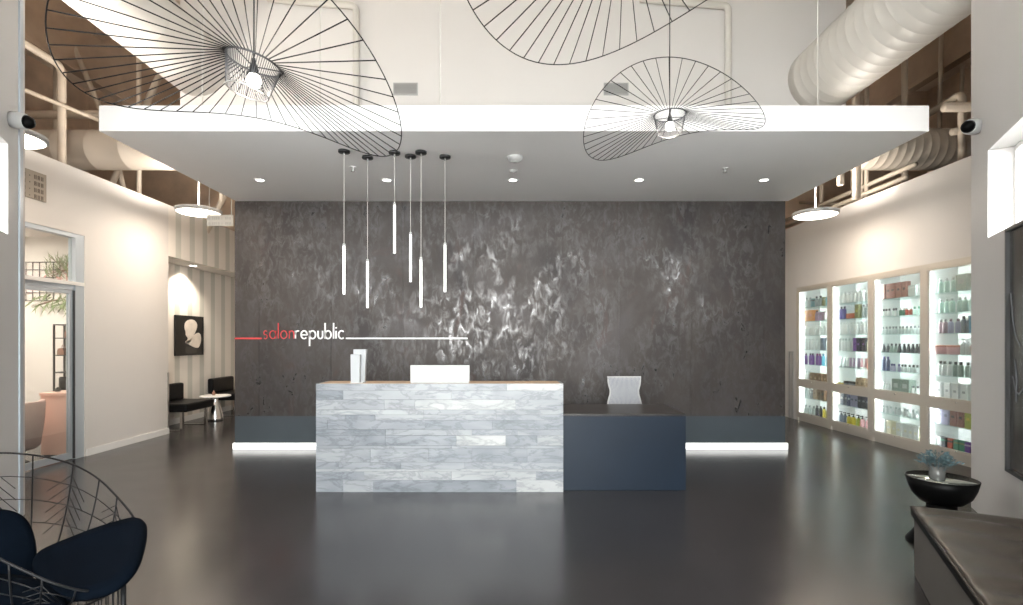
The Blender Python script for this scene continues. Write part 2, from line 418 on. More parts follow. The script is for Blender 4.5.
# dark feature wall: backing, slate panels with open joints, base panel, glowing toe line
PX0, PX1, PZ = -3.76, 3.815, 3.41
MBK = MB().box(PX0, WY + .02, .0, PX1, WY + .024, PZ)
b = MB(); b.box(PX0, WY + .0241, 0, PX1, 10.2, 3.62)
wall = struct(b, 'wall_back', M['white'], 'freestanding dark burnished feature wall')
MBK.build('panel_backing', M['dark_gap'], wall)
seams = [PX0] + [(p - 508) * WY / 511 for p in (259, 331, 403, 475, 547, 619, 691, 764)] + [PX1]
for i in range(9):
    MB().box(seams[i] + .0015, WY, .455, seams[i + 1] - .0015, WY + .02, PZ).build('wall_panel', M['slate'], wall)
MB().box(PX0, WY + .004, .085, PX1, WY + .02, .455).build('base_panel', M['base_panel'], wall)
MB().box(PX0 - .02, WY - .015, 0, PX1 + .03, WY + .02, .083).build('toe_light', M['toe'], wall)

# upper wall over the feature wall, and the floating canopy
b = MB(); b.box(PX0 + .02, WY, 3.646, 3.85, WY + .12, 4.0); b.box(-4.51, WY, 4.0, 4.65, WY + .12, ROOF); struct(b, 'wall_upper', M['upper'], 'white upper wall behind the canopy')
b = MB(); b.box(PX0 + .02, 4.67, PZ, 3.85, WY - .001, 3.645, .004); struct(b, 'ceiling_canopy', M['canopy'], 'white floating canopy over the reception')

# ------------------------------------------------------------------ exposed services
def duct(pts, r, label, rings=.16, name='air_duct', m='white_pipe'):
    P0, P1 = Vector(pts[0]), Vector(pts[1]); d = (P1 - P0); L = d.length; d.normalize()
    mb = MB(); prof = [(r, 0)]; z = 0
    while z < L - rings:
        z += rings; prof += [(r, z - .014), (r + .0025, z - .008), (r, z - .002)]
    prof.append((r, L))
    mb.lathe(prof, P0, 40, mx=d.to_track_quat('Z', 'Y').to_matrix())
    return tag(mb.build(name, M[m]), label, 'duct')
duct([(4.30, WY - .001, 5.08), (4.30, 4.66, 5.08)], .45, 'large white spiral duct running overhead on the right', .15)
duct([(-4.26, WY - .001, 5.26), (-4.26, 4.47, 5.26)], .41, 'large white duct running overhead on the left', .6)
duct([(-9.2, 7.75, 4.38), (-3.4, 7.75, 4.38)], .29, 'round cross duct above the left lobby wall', .5, m='duct')
duct([(9.2, 7.78, 4.40), (3.4, 7.78, 4.40)], .30, 'round cross duct above the product cabinets', .12, m='duct')

def pipe(pts, r, label, m='pipe', bend=.12, name='pipe', group=None, cat='pipe'):
    P = [Vector(p) for p in pts]; out = [P[0]]
    for a, c, e in zip(P, P[1:], P[2:]):
        d0 = (a - c); d1 = (e - c); q = min(bend, d0.length * .45, d1.length * .45)
        p0 = c + d0.normalized() * q; p1 = c + d1.normalized() * q
        for k in range(6):
            t = k / 5; out.append(p0 * (1 - t) ** 2 + c * 2 * t * (1 - t) + p1 * t * t)
    out.append(P[-1])
    return tag(MB().tube(out, r, 8).build(name, M[m]), label, cat, group)
pipe([(-6.2, 4.22, 5.3), (-6.2, 7.1, 5.3), (-6.2, 7.1, 3.165)], .05, 'pale pipe bending down behind the left wall top')
pipe([(-6.9, 4.22, 4.75), (-5.0, 11.38, 4.72)], .03, 'thin slanted pipe crossing the left ceiling void')
pipe([(-9.3, 8.05, 5.05), (-3.9, 8.05, 5.05)], .07, 'horizontal pale pipe above the left cross duct')
pipe([(-5.85, 8.1, 2.97), (-5.85, 8.1, 7.05)], .035, 'upright pipe at the corner of the striped niche')
pipe([(-5.0, 8.9, 3.9), (-5.0, 8.9, 7.05)], .03, 'pale rod behind the far left disc lamp')
pipe([(-5.72, 9.3, 3.0), (-5.0, 9.3, 4.45), (-3.71, 9.3, 7.05)], .05, 'slanted brace above the striped niche')
pipe([(-6.9, 8.4, 3.16), (-6.2, 8.4, 4.8), (-5.2, 8.4, 7.05)], .05, 'slanted brace beyond the left wall')
pipe([(-7.5, 8.5, 7.05), (-6.6, 8.5, 4.9), (-6.2, 8.5, 3.16)], .04, 'long slanted brace high on the left')
pipe([(-7.6, 8.6, 3.1), (-7.6, 8.6, 7.05)], .045, 'upright pipe furthest left in the ceiling void')
pipe([(6.31, 8.13, 3.3), (6.31, 8.13, 7.05)], .045, 'upright pale pipe rising right of the canopy', )
pipe([(4.95, 7.25, 3.5), (4.95, 7.25, 5.05), (5.0, 11.39, 5.05)], .05, 'bent pipe emerging above the canopy end')
pipe([(4.72, 7.25, 3.7), (4.72, 7.25, 4.92), (4.4, 11.39, 4.92)], .045, 'smaller bent pipe above the canopy end')
pipe([(6.4, 7.2, 4.0), (6.4, 7.2, 4.98), (7.2, 11.39, 5.2)], .05, 'bent pipe beside the right upright pipe')
pipe([(6.1, 7.15, 4.76), (9.35, 7.15, 4.76)], .07, 'horizontal pipe just above the right cross duct')
pipe([(6.3, 7.25, 4.45), (9.3, 7.3, 5.1)], .05, 'slanted pipe above the right cross duct')
for k, (x, lab) in enumerate(((7.0, 'left'), (7.35, 'middle'), (7.75, 'right'))):
    pipe([(x, 8.3, 4.6), (x + .05, 8.3, 7.05)], .03, '%s of three thin rods hanging at the upper right' % lab, group='thin rods in the right ceiling void')
pipe([(6.55, 6.9, 4.25), (6.72, 6.9, 4.9), (6.6, 6.9, 5.8), (6.7, 6.9, 7.05)], .03, 'left sagging flexible conduit beside the right camera', bend=.4)
pipe([(6.85, 7.0, 4.3), (7.0, 7.0, 5.0), (6.85, 7.0, 6.0), (6.9, 7.0, 7.05)], .035, 'right sagging flexible conduit beside the right camera', bend=.4)
# conduit rails and posts over the cabinets
pipe([(5.75, 7.2, 3.98), (5.75, 11.39, 3.98)], .035, 'upper conduit rail running above the cabinet wall')
pipe([(5.62, 7.2, 3.80), (5.62, 11.39, 3.80)], .035, 'lower conduit rail running above the cabinet wall')
pipe([(5.8, 8.55, 3.5), (5.8, 8.55, 7.05)], .055, 'thick upright post behind the far right disc lamp')
pipe([(5.74, 8.18, 3.3), (5.74, 8.18, 7.05)], .035, 'left of the paired rods above the cabinets')
pipe([(5.74, 8.30, 3.3), (5.74, 8.30, 7.05)], .03, 'right of the paired rods above the cabinets')
pipe([(5.95, 9.7, 3.5), (5.95, 9.7, 7.05)], .035, 'thin upright rod nearest the feature wall, right side')
pipe([(5.95, 8.0, 3.6), (5.95, 10.4, 4.3)], .03, 'slanted strut above the cabinet wall')
# pipes on the upper wall, canopy hanger rods
for x0, dx, lab in ((-2.07, -1.2, 'left'), (3.0, -1.2, 'right')):
    pipe([(x0, WY - .07, 3.65), (x0, WY - .07, 6.05), (x0 + dx, WY - .07, 6.15)], .045, 'white pipe elbow on the upper wall at %s' % lab, 'white_pipe', .08)
for x, y in ((-2.93, 4.9), (2.97, 4.9), (-1.8, 4.9), (-.65, 4.9)):
    lab = {-2.93: 'white canopy hanger rod furthest left', 2.97: 'white canopy hanger rod by the right duct', -1.8: 'white canopy hanger rod right of the big wire lamp', -.65: 'white canopy hanger rod by the left vent'}[x]
    pipe([(x, y, 3.64), (x, y, ROOF)], .006, lab, 'white_pipe', group='canopy hanger rods', name='hanger_rod', cat='rod')
# beams under the roof deck
for i, (y, z) in enumerate(((8.9, 6.8), (5.6, 6.75))):
    for sx in (-1, 1):
        b = MB(); x0, x1 = sorted((sx * 4.7, sx * (OUTX - .15)))
        b.box(x0, y, z, x1, y + .02, ROOF); b.box(x0, y - .07, z - .02, x1, y + .09, z)
        struct(b, 'beam', M['beam'], 'painted steel beam under the roof deck')
for sx in (-1, 1):
    b = MB(); xx = sx * 7.2
    b.box(xx - .08, 4.6, 5.95, xx + .08, BACKY, 6.02); b.box(xx - .02, 4.6, 6.02, xx + .02, BACKY, ROOF)
    struct(b, 'beam', M['beam'], 'painted steel beam along the ceiling void')

# vents on the upper wall
for x, lab in (((405.5 - 508) * WY / 511, 'grey louvred air vent left on the upper wall'), ((616 - 508) * WY / 511, 'grey louvred air vent right, behind the smaller wire lamp')):
    t = thing('air_vent', (x, WY, 4.95), lab, 'vent', 'vents on the upper wall')
    b = MB(); b.box(-.17, -.012, -.085, .17, 0, -.07); b.box(-.17, -.012, .07, .17, 0, .085); b.box(-.17, -.012, -.07, -.155, 0, .07); b.box(.155, -.012, -.07, .17, 0, .07)
    local(b, 'vent_frame', M['vent'], t)
    b = MB()
    for k in range(9): b.box(-.155, -.012, -.066 + k * .0152, .155, -.004, -.059 + k * .0152)
    local(b, 'louvre_slats', M['vent'], t)
    local(MB().box(-.155, -.003, -.07, .155, 0, .07), 'vent_backing', M['vent_dark'], t)

# ------------------------------------------------------------------ canopy fittings
for i, px in enumerate((260, 387, 513, 639, 764)):
    lab = 'recessed round downlight in the canopy, ' + ('leftmost', 'second from the left', 'middle one', 'second from the right', 'rightmost')[i]
    t = thing('downlight', ((px - 508) * 6.1 / 511, 6.1, PZ), lab, 'ceiling light', 'canopy downlights')
    local(MB().lathe([(.045, -.004), (.062, -.006), (.066, 0), (.045, 0)], seg=24, cap=False), 'trim_ring', M['trim_white'], t)
    local(MB().lathe([(.001, -.003), (.046, -.003), (.046, -.001), (.001, -.001)], seg=24), 'lens', M['down'], t)
    l = bpy.data.lights.new('downlight_beam', 'SPOT'); l.energy = 30; l.spot_size = 2.0; l.spot_blend = .8; l.shadow_soft_size = .05; l.color = (1, .9, .78)
    lo = bpy.data.objects.new('downlight_beam', l); COL.objects.link(lo); lo.location = (0, 0, -.02); lo.parent = t
for px, py, r, lab in ((515, 157, .085, 'larger round smoke detector under the canopy centre'), (513.5, 170, .045, 'small round sensor behind the smoke detector')):
    d = 511 * 1.91 / (340 - py)
    t = thing('smoke_detector', ((px - 508) * d / 511, d, PZ), lab, 'detector')
    local(MB().lathe([(r * .5, -r * .55), (r * .8, -r * .45), (r, -r * .15), (r, 0)], seg=24), 'detector_body', M['plastic'], t)
    local(MB().lathe([(r * .3, -r * .66), (r * .45, -r * .55), (r * .45, -r * .5)], seg=18), 'sensor_cap', M['vent'], t)
for px, py, lab in ((353, 167, 'fire sprinkler head left, behind the pendant caps'), (725, 168, 'fire sprinkler head on the right of the canopy')):
    d = 511 * 1.91 / (340 - py)
    t = thing('sprinkler_head', ((px - 508) * d / 511, d, PZ), lab, 'sprinkler')
    local(MB().lathe([(.035, -.006), (.035, .002)], seg=18), 'escutcheon', M['trim_white'], t)
    local(MB().lathe([(.012, -.045), (.010, -.006)], seg=10).lathe([(.024, -.05), (.024, -.045)], seg=12), 'sprinkler_nozzle', M['steel'], t)

# slim tube pendants
TP = [(344, 150.5, 243.8, 294.5), (367.5, 156.5, 259.6, 308), (394.5, 152, 203, 253.5), (410.5, 155.5, 232.5, 282), (421, 151.5, 257.6, 307.5), (445, 156, 243, 292)]
for i, (px, py, y0, y1) in enumerate(TP):
    d = 511 * 1.91 / (340 - py); x = (px - 508) * d / 511
    lab = 'slim white tube pendant, ' + ('first from the left', 'second from the left, hanging low', 'third from the left, hanging highest', 'fourth from the left, middle height', 'fifth from the left, hanging low', 'furthest right, near the burnished patch')[i]
    t = thing('tube_pendant', (x, d, PZ), lab, 'pendant light', 'tube pendants over the reception counter')
    zt = 1.5 + (340 - y0) * d / 511 - PZ; zb = 1.5 + (340 - y1) * d / 511 - PZ
    local(MB().lathe([(.056, -.022), (.058, -.018), (.058, 0)], seg=24), 'ceiling_cap', M['black'], t)
    local(MB().lathe([(.008, -.05), (.008, -.022)], seg=10), 'cord_grip', M['steel'], t)
    local(MB().cyl((0, 0, -.04), (0, 0, zt), .0025, seg=6), 'cord', M['white_pipe'], t)
    local(MB().lathe([(.010, zb), (.0135, zb + .004), (.0135, zt - .02)], seg=14), 'light_tube', M['tube'], t)
    local(MB().lathe([(.014, zt - .02), (.014, zt - .002), (.006, zt + .006)], seg=14), 'tube_cap', M['plastic'], t)

# ------------------------------------------------------------------ wire brim pendants
def brim_lamp(H, R, cx, cy, zr, nsp, label, phase=0., off=0., tilt=0.):
    t = thing('wire_pendant', (cx, cy, zr), label, 'pendant light', 'wide wire brim pendants')
    def rim(a):
        z = H[0]
        for k in range(1, (len(H) + 1) // 2): z += H[2 * k - 1] * math.cos(k * a) + H[2 * k] * math.sin(k * a)
        return Vector((R * math.cos(a), R * math.sin(a), z - zr))
    local(MB().tube([rim(2 * PI * i / 120) for i in range(120)], .0028, 6, closed=True), 'rim_wire', M['black_wire'], t)
    r0, r1, hh = .124, .096, .145
    CR = Matrix.Translation((off, 0, 0)) @ Matrix.Rotation(tilt, 4, 'Y')
    for i in range(nsp):
        a = 2 * PI * (i + phase) / nsp; p = rim(a); q = CR @ Vector((r0 * math.cos(a), r0 * math.sin(a), 0))
        local(MB().cyl(q, p, .0027, seg=4), 'spoke', M['black_wire'], t)
    b = MB().tube([(r0 * math.cos(2 * PI * i / 40), r0 * math.sin(2 * PI * i / 40), 0) for i in range(40)], .005, 6, closed=True)
    local(b, 'crown_ring', M['dark_ring'], t).matrix_local = CR
    b = MB().tube([(r1 * math.cos(2 * PI * i / 40), r1 * math.sin(2 * PI * i / 40), -hh) for i in range(40)], .003, 6, closed=True)
    local(b, 'lower_ring', M['steel'], t).matrix_local = CR
    b = MB()
    for i in range(72):
        a = 2 * PI * i / 72; c, s = math.cos(a), math.sin(a)
        b.cyl((r0 * c, r0 * s, 0), (r1 * c, r1 * s, -hh), .0016, seg=4)
    local(b, 'crown_strings', M['dark_ring'], t).matrix_local = CR
    b = MB()
    for k in range(3):
        a = 2 * PI * k / 3 + .3; b.cyl((0, 0, -.02), (r0 * math.cos(a), r0 * math.sin(a), 0), .003, seg=5)
    local(b, 'spider_bracket', M['black'], t).matrix_local = CR
    local(MB().lathe([(.018, -.075), (.024, -.07), (.02, -.03), (.010, .0), (.008, .02)], seg=16), 'lamp_socket', M['black'], t).location = (off, 0, 0)
    local(MB().lathe([(.004, -.145), (.022, -.138), (.033, -.118), (.033, -.10), (.022, -.08), (.015, -.07)], seg=16), 'bulb', M['bulb'], t).location = (off, 0, .02)
    local(MB().cyl((off, 0, 0), (off, 0, ROOF - zr), .004, seg=6), 'cord', M['black'], t)
    l = bpy.data.lights.new('bulb_light', 'POINT'); l.energy = 5; l.shadow_soft_size = .035; l.color = (1, .9, .78)
    lo = bpy.data.objects.new('bulb_light', l); COL.objects.link(lo); lo.location = (off, 0, -.16); lo.parent = t
brim_lamp([2.767, -.04, -.074, -.123, -.095, .008, -.003], .733, -1.269, 2.495, 2.855, 54, 'largest wire brim pendant lamp, upper left, nearest the camera', off=.028, tilt=.22)
brim_lamp([3.278, 0, -.022, -.068, .13, -.003, -.002], .691, 1.309, 4.136, 3.32, 50, 'smaller wire brim pendant lamp overlapping the canopy edge')
brim_lamp([3.17, -.026, -.032, .058, .124], .747, .484, 2.124, 3.25, 50, 'wire brim pendant lamp cut off by the top edge, middle one')

# ------------------------------------------------------------------ round disc lamps in the side aisles
for x, y, z, lab, rod in ((-4.6, 7.6, 3.39, 'white disc lamp hanging by the striped niche', .25), (-4.77, 4.85, 3.42, 'white disc lamp half hidden by the left entry wall', -.1), (4.57, 7.6, 3.35, 'white disc lamp hanging before the product cabinets', .1)):
    t = thing('disc_lamp', (x, y, z), lab, 'pendant light', 'round disc lamps in the side aisles')
    local(MB().lathe([(.292, 0), (.31, .01), (.31, .05), (.285, .06)], seg=48), 'lamp_body', M['plastic'], t)
    local(MB().lathe([(.05, -.006), (.275, -.006), (.288, 0)], seg=48), 'diffuser', M['disc'], t)
    b = MB(); b.cyl((0, 0, .06), (0, 0, ROOF - z), .007, seg=8); b.lathe([(.04, .065), (.04, .085), (.012, .10)], seg=16)
    local(b, 'suspension', M['white_pipe'], t)
    l = bpy.data.lights.new('disc_light', 'AREA'); l.shape = 'DISK'; l.size = .6; l.energy = 20; l.color = (1, .84, .68)
    lo = bpy.data.objects.new('disc_light', l); COL.objects.link(lo); lo.location = (0, 0, -.02); lo.parent = t
    l = bpy.data.lights.new('added_void_fill', 'AREA'); l.shape = 'DISK'; l.size = .55; l.energy = 75 if y < 6 else 58; l.color = (1, .92, .83)  # added upward light, not part of the disc lamp; brightens the brown ceiling void
    lo = bpy.data.objects.new('added_void_fill', l); COL.objects.link(lo); lo.location = (0, 0, .10); lo.rotation_euler = (PI, 0, 0); lo.parent = t

# ------------------------------------------------------------------ lettering on the feature wall
def ribbon(mb, pts, wd, dp, closed=False, mi=0):
    P = [Vector(p) for p in pts]; n = len(P); Lr, Rr = [], []
    for i in range(n):
        a = P[i - 1] if (closed or i > 0) else P[i]; c = P[(i + 1) % n] if (closed or i < n - 1) else P[i]
        t = (c - a).normalized(); q = Vector((-t.y, t.x)) * wd / 2
        Lr.append(P[i] + q); Rr.append(P[i] - q)
    V = lambda p, y: mb.b.verts.new((p.x, y, p.y))
    rows = [[V(l, 0), V(l, -dp), V(r, -dp), V(r, 0)] for l, r in zip(Lr, Rr)]
    for i in range(n if closed else n - 1):
        a, c = rows[i], rows[(i + 1) % n]
        for k in range(4): mb.b.faces.new((a[k], a[(k + 1) % 4], c[(k + 1) % 4], c[k]))
    if not closed: mb.b.faces.new(rows[0][::-1]); mb.b.faces.new(rows[-1])
def arc(cx, cy, r, a0, a1, n=20, ry=None):
    return [(cx + r * math.cos(math.radians(a0 + (a1 - a0) * i / n)), cy + (ry or r) * math.sin(math.radians(a0 + (a1 - a0) * i / n))) for i in range(n + 1)]
def glyph(c):
    """strokes in units of the x-height, and the advance"""
    circ = arc(.5, .5, .5, 0, 360, 28)[:-1]
    return {
        's': ([arc(.30, .74, .26, 40, 250, 14) + arc(.30, .25, .27, 80, -140, 14)], .6),
        'a': ([circ, [(1, 0), (1, 1)]], 1.0), 'o': ([circ], 1.0),
        'l': ([[(0, 0), (0, 2)]], 0.), 'i': ([[(0, 0), (0, 1)], [(0, 1.28), (0, 1.47)]], 0.),
        'n': ([[(0, 0), (0, 1)], arc(.38, .6, .38, 180, 0, 14, .4) + [(.76, 0)]], .76),
        'r': ([[(0, 0), (0, 1)], arc(.40, .55, .40, 180, 65, 10, .44)], .52),
        'e': ([[(0.02, .48), (1, .48)] + arc(.5, .5, .5, 0, 318, 26)], 1.0),
        'p': ([circ, [(0, -.95), (0, 1)]], 1.0), 'b': ([circ, [(0, 0), (0, 2)]], 1.0),
        'u': ([[(0, 1)] + arc(.38, .38, .38, 180, 360, 14) + [(.76, 1)]], .76),
        'c': ([arc(.5, .5, .5, 48, 312, 22)], .85)}[c]
def word(txt, x0, x1, z0, xh, wd, m, parent, name, lab):
    W = sum(glyph(c)[1] for c in txt) + .42 * (len(txt) - 1)
    k = (x1 - x0 - wd) / W; mb = MB(); x = x0 + wd / 2
    for c in txt:
        st, adv = glyph(c)
        for s in st:
            closed = len(s) == 28 and c in 'aopb'
            ribbon(mb, [(x + p[0] * k, z0 + p[1] * xh) for p in s], wd, .012, closed)
        x += (adv + .42) * k
    return local(mb, name, m, parent, lab)
s = WY / 511
t = thing('wall_lettering', (0, WY, 1.5), 'red and white lettering on a thin line across the dark feature wall', 'sign')
zb = (340 - 338.6) * s
word('salon', (263.5 - 508) * s, (294.5 - 508) * s, zb, .108, .011, M['red'], t, 'red_word', 'thin red first word')
word('republic', (295 - 508) * s, (344.5 - 508) * s, zb, .108, .019, M['sign_white'], t, 'white_word', 'bold white second word')
local(MB().box(PX0, -.01, zb - .008, (262 - 508) * s, 0, zb + .013), 'red_bar', M['red'], t, 'thin red bar')
local(MB().box((346 - 508) * s, -.01, zb - .006, (467.5 - 508) * s, 0, zb + .013), 'white_bar', M['sign_white'], t, 'thin white bar')

# ------------------------------------------------------------------ reception counter
CX0, CX1, CYF, CTOP = -1.894, .545, 5.04, 1.07
t = thing('reception_counter', ((CX0 + CX1) / 2, CYF, 0), 'reception counter clad in grey and white marble planks', 'counter')
hw = (CX1 - CX0) / 2
b = MB(); lay = b.b.loops.layers.float_color.new('plank')
ys = [35, 62, 98, 137, 157, 178, 215, 238, 278, 290, 343, 370, 380, 413, 460]
cuts = {0: [(778, .62), (1000, .97)], 1: [(132, .42), (560, .66), (1000, .63)], 2: [(295, .62), (415, .72), (812, .98), (1000, .66)], 3: [(450, .72), (735, .62), (1000, .66)],
        4: [(140, .5), (258, .38), (450, .68), (735, .62), (1000, .52)], 5: [(70, .5), (455, .45), (720, .5), (890, .42), (1000, .46)], 6: [(300, .45), (640, .62), (820, .48), (1000, .56)],
        7: [(298, .40), (578, .46), (773, .97), (898, .44), (1000, .8)], 8: [(560, .6), (1000, .58)], 9: [(240, .62), (470, .56), (640, .5), (860, .46), (1000, .52)],
        10: [(115, .5), (360, .55), (610, .58), (1000, .56)], 11: [(1000, .78)], 12: [(215, .46), (560, .76), (892, .80), (1000, .5)], 13: [(132, .5), (250, .64), (815, .40), (1000, .93)]}
def plank(x0, y0, z0, x1, y1, z1, tone):
    n0 = len(b.b.faces); b.box(x0, y0, z0, x1, y1, z1); b.b.faces.ensure_lookup_table()
    sd = random.random()
    for f in b.b.faces[n0:]:
        for lp in f.loops: lp[lay] = (tone, sd, 0, 1)
zz = lambda y: CTOP * (460 - y) / 425
for r in range(14):
    x = -hw
    for c, tone in cuts[r]:
        x1 = -hw + (c - 25) / 975 * 2 * hw if c < 1000 else hw
        pr = random.uniform(0, .004)
        plank(x + .0006, -pr, zz(ys[r + 1]) + .0006, x1 - .0006, .03, zz(ys[r]) - .0006, tone); x = x1
    for sx in (-1, 1):
        plank(*((-hw, .0301, zz(ys[r + 1]) + .0006, -hw + .03, .32, zz(ys[r]) - .0006) if sx < 0 else (hw - .03, .0301, zz(ys[r + 1]) + .0006, hw, .32, zz(ys[r]) - .0006)), random.uniform(.45, .7))
local(b, 'marble_cladding', M['marble'], t, 'grey and white marble plank cladding')
local(MB().box(-hw + .03, .032, .02, hw - .03, .31, CTOP - .02), 'counter_core', M['navy'], t)
local(MB().box(-hw + .028, .03, CTOP - .02, hw - .03, .315, CTOP + .001), 'wood_ledge', M['wood'], t, 'warm oak ledge on top')
local(MB().box(-hw + .05, .30, .70, hw - .05, .95, .74), 'work_surface', M['desk_top'], t)
local(MB().box(-hw + .05, .32, 0, -hw + .08, .93, .70), 'side_panel', M['navy'], t)
# things on the ledge
t = thing('brochure_holder', ((358.5 - 508) * 5.14 / 511, 5.14, CTOP + .001), 'white two-tier brochure holder on the counter, left end', 'holder')
def wedge(x0, x1, w0, zt, y0, y1):
    b = MB(); o = [(x0, 0, 0), (x1, 0, 0), (x1 + w0, 0, zt), (x0 - .003, 0, zt)]
    b.poly([(p[0], y0, p[2]) for p in o], (0, y1 - y0, 0)); return b
local(wedge(-.062, .022, .004, .285, -.05, .01), 'front_pocket', M['paper'], t)
local(wedge(-.052, .056, .016, .335, .012, .06), 'rear_pocket', M['paper'], t)
local(MB().box(-.066, -.055, 0, .06, .065, .008), 'holder_base', M['plastic'], t)
t = thing('display_screen', ((440 - 508) * 5.10 / 511, 5.10, CTOP + .001), 'blank white screen back standing on the marble counter', 'screen')
local(MB().box(-.295, -.012, .012, .295, .018, .178, .004), 'screen_panel', M['plastic'], t)
local(MB().box(-.29, -.03, 0, .29, .06, .012, .003), 'screen_foot', M['plastic'], t)

# navy side desk
DX0, DX1, DYF, DT = .548, 1.775, 5.10, .764
t = thing('side_desk', ((DX0 + DX1) / 2, DYF, 0), 'low navy desk with dark top joined to the marble counter', 'desk')
hw = (DX1 - DX0) / 2
local(MB().box(-hw, 0, 0, hw, .03, DT - .022, .002), 'front_panel', M['navy'], t)
local(MB().box(hw - .03, .031, 0, hw, .77, DT - .022, .002), 'side_panel', M['navy'], t)
local(MB().box(-hw, .031, 0, -hw + .03, .77, DT - .022), 'side_panel', M['navy'], t)
local(MB().box(-hw, 0, DT - .021, hw, .78, DT, .002), 'desk_top', M['desk_top'], t, 'dark espresso desk top')

# office chair behind the desk
t = thing('office_chair', (1.425, 6.25, 0), 'white mesh-back office chair behind the navy desk', 'chair')
b = MB(); prof = [(.195, 1.0), (.19, .955), (.17, .885), (.172, .84), (.195, .76), (.215, .66), (.215, .60)]
def backpt(w, z): return Vector((w, .0 + .05 * (z - .8) + .18 * (w * w), z))
wv = []
for hwid, z in [(.205, 1.045)] + prof:
    row = [b.b.verts.new(backpt(hwid * k / 6, z)) for k in range(-6, 7)]; wv.append(row)
for r0, r1 in zip(wv, wv[1:]):
    for k in range(12): b.b.faces.new((r0[k], r0[k + 1], r1[k + 1], r1[k]))
bk = local(b, 'mesh_backrest', M['mesh_white'], t)
md = bk.modifiers.new('thick', 'SOLIDIFY'); md.thickness = .012
b = MB()
for k in range(-12, 13):
    pts = []
    for hwid, z in [(.205, 1.045)] + prof: p = backpt(hwid * k / 12.5, z); pts.append((p.x, p.y - .011, p.z))
    b.tube(pts, .0035, 5)
local(b, 'back_ribs', M['plastic'], t)
local(MB().tube([backpt(w, z) + Vector((0, 0, 0)) for w, z in [(-p[0], p[1]) for p in reversed(prof)] + [(-.205, 1.045), (.205, 1.045)] + prof], .011, 8), 'back_frame', M['plastic'], t)
local(MB().box(-.24, -.46, .44, .24, .02, .50, .025), 'seat', M['mesh_white'], t)
local(MB().tube([(0, -.2, .44), (0, .05, .46), (0, .08, .62)], .02, 8), 'back_stem', M['chrome'], t)
for sx in (-1, 1):
    local(MB().tube([(sx * .2, -.2, .46), (sx * .29, -.2, .5), (sx * .29, -.2, .66)], .015, 8).box(sx * .29 - .04, -.34, .655, sx * .29 + .04, -.08, .68, .01), 'armrest', M['plastic'], t)
local(MB().cyl((0, -.2, .08), (0, -.2, .44), .025, seg=12), 'gas_lift', M['chrome'], t)
for k in range(5):
    a = 2 * PI * k / 5 + .3; e = Vector((.29 * math.cos(a), -.2 + .29 * math.sin(a), .075))
    lg = local(MB().cyl((0, -.2, .10), e, .018, .013, seg=8), 'leg', M['chrome'], t)
    MB().cyl(Vector(t.location) + e + Vector((-.012, 0, -.045)), Vector(t.location) + e + Vector((.012, 0, -.045)), .03, seg=14).build('caster', M['black']).parent = lg
    lg.children[0].matrix_parent_inverse = Matrix.Translation(-Vector(t.location))

# ------------------------------------------------------------------ product cabinets
BAYS = [(8.62, 9.60), (7.64, 8.62), (6.66, 7.64), (5.68, 6.66)]          # left to right in the photo
BN = ('leftmost', 'second', 'third', 'rightmost')
XF, XB = RX - .03, RX + .42
SH_UP = [.79, 1.05, 1.32, 1.585, 1.845, 2.10]                             # shelf levels behind the upper door (bottom first)
SH_LO = [.17, .435]
def make_cabinet(w):
    t = bpy.data.objects.new('product_cabinet', None); COL.objects.link(t)
    # local: x into the wall, y along (0..w)
    b = MB(); b.box(.03, 0, .06, .45, .012, CH); b.box(.03, w - .012, .06, .45, w, CH); b.box(.03, .012, CH - .03, .45, w - .012, CH); b.box(.03, .012, .06, .45, w - .012, .12)
    b.box(.03, .012, .70, .45, w - .012, .75)
    local(b, 'cabinet_body', M['cab_back'], t)
    b = MB(); b.box(0, 0, 0, .03, .045, CH); b.box(0, w - .045, 0, .03, w, CH); b.box(0, .045, CH - .07, .03, w - .045, CH); b.box(0, .045, .06, .03, w - .045, .145); b.box(0, .045, .655, .03, w - .045, .765)
    b.box(.025, 0, 0, .06, w, .06)
    local(b, 'face_frame', M['cab_frame'], t)
    local(MB().box(.435, .012, .12, .449, w - .012, CH - .03), 'back_panel', M['cab_back'], t)
    for z in SH_UP[1:] + SH_LO[1:]:
        local(MB().box(.05, .014, z - .006, .432, w - .014, z), 'glass_shelf', M['shelf_glass'], t)
    for z0, z1, nm in ((.765, CH - .07, 'upper_door'), (.145, .655, 'lower_door')):
        b = MB(); q = .02
        b.box(.004, .047, z0 + .002, .026, .047 + q, z1 - .002); b.box(.004, w - .047 - q, z0 + .002, .026, w - .047, z1 - .002)
        b.box(.004, .047 + q, z0 + .002, .026, w - .047 - q, z0 + q); b.box(.004, .047 + q, z1 - q, .026, w - .047 - q, z1 - .002)
        d = local(b, nm, M['cab_frame'], t)
        g = MB(); g.box(.012, .047 + q, z0 + q, .017, w - .047 - q, z1 - q); g = g.build('glass_pane', M['glass']); g.parent = d
        k = MB(); k.lathe([(.008, -.012), (.008, .004)], seg=10, mx=Matrix.Rotation(PI / 2, 3, 'Y')); k = k.build('door_lock', M['chrome']); k.parent = d; k.location = (0, w / 2, z0 - .02 if nm == 'upper_door' else z0 + .01)
        k.location.x = -.002
    # light strips up the left (far) inner side and a thin one on the right
    local(MB().box(.031, w - .043, .15, .04, w - .02, CH - .08), 'light_strip', M['cabled'], t)
    local(MB().box(.031, .02, .15, .04, .043, CH - .08), 'light_strip', M['cabled'], t)
    return t
proto = make_cabinet(.98)
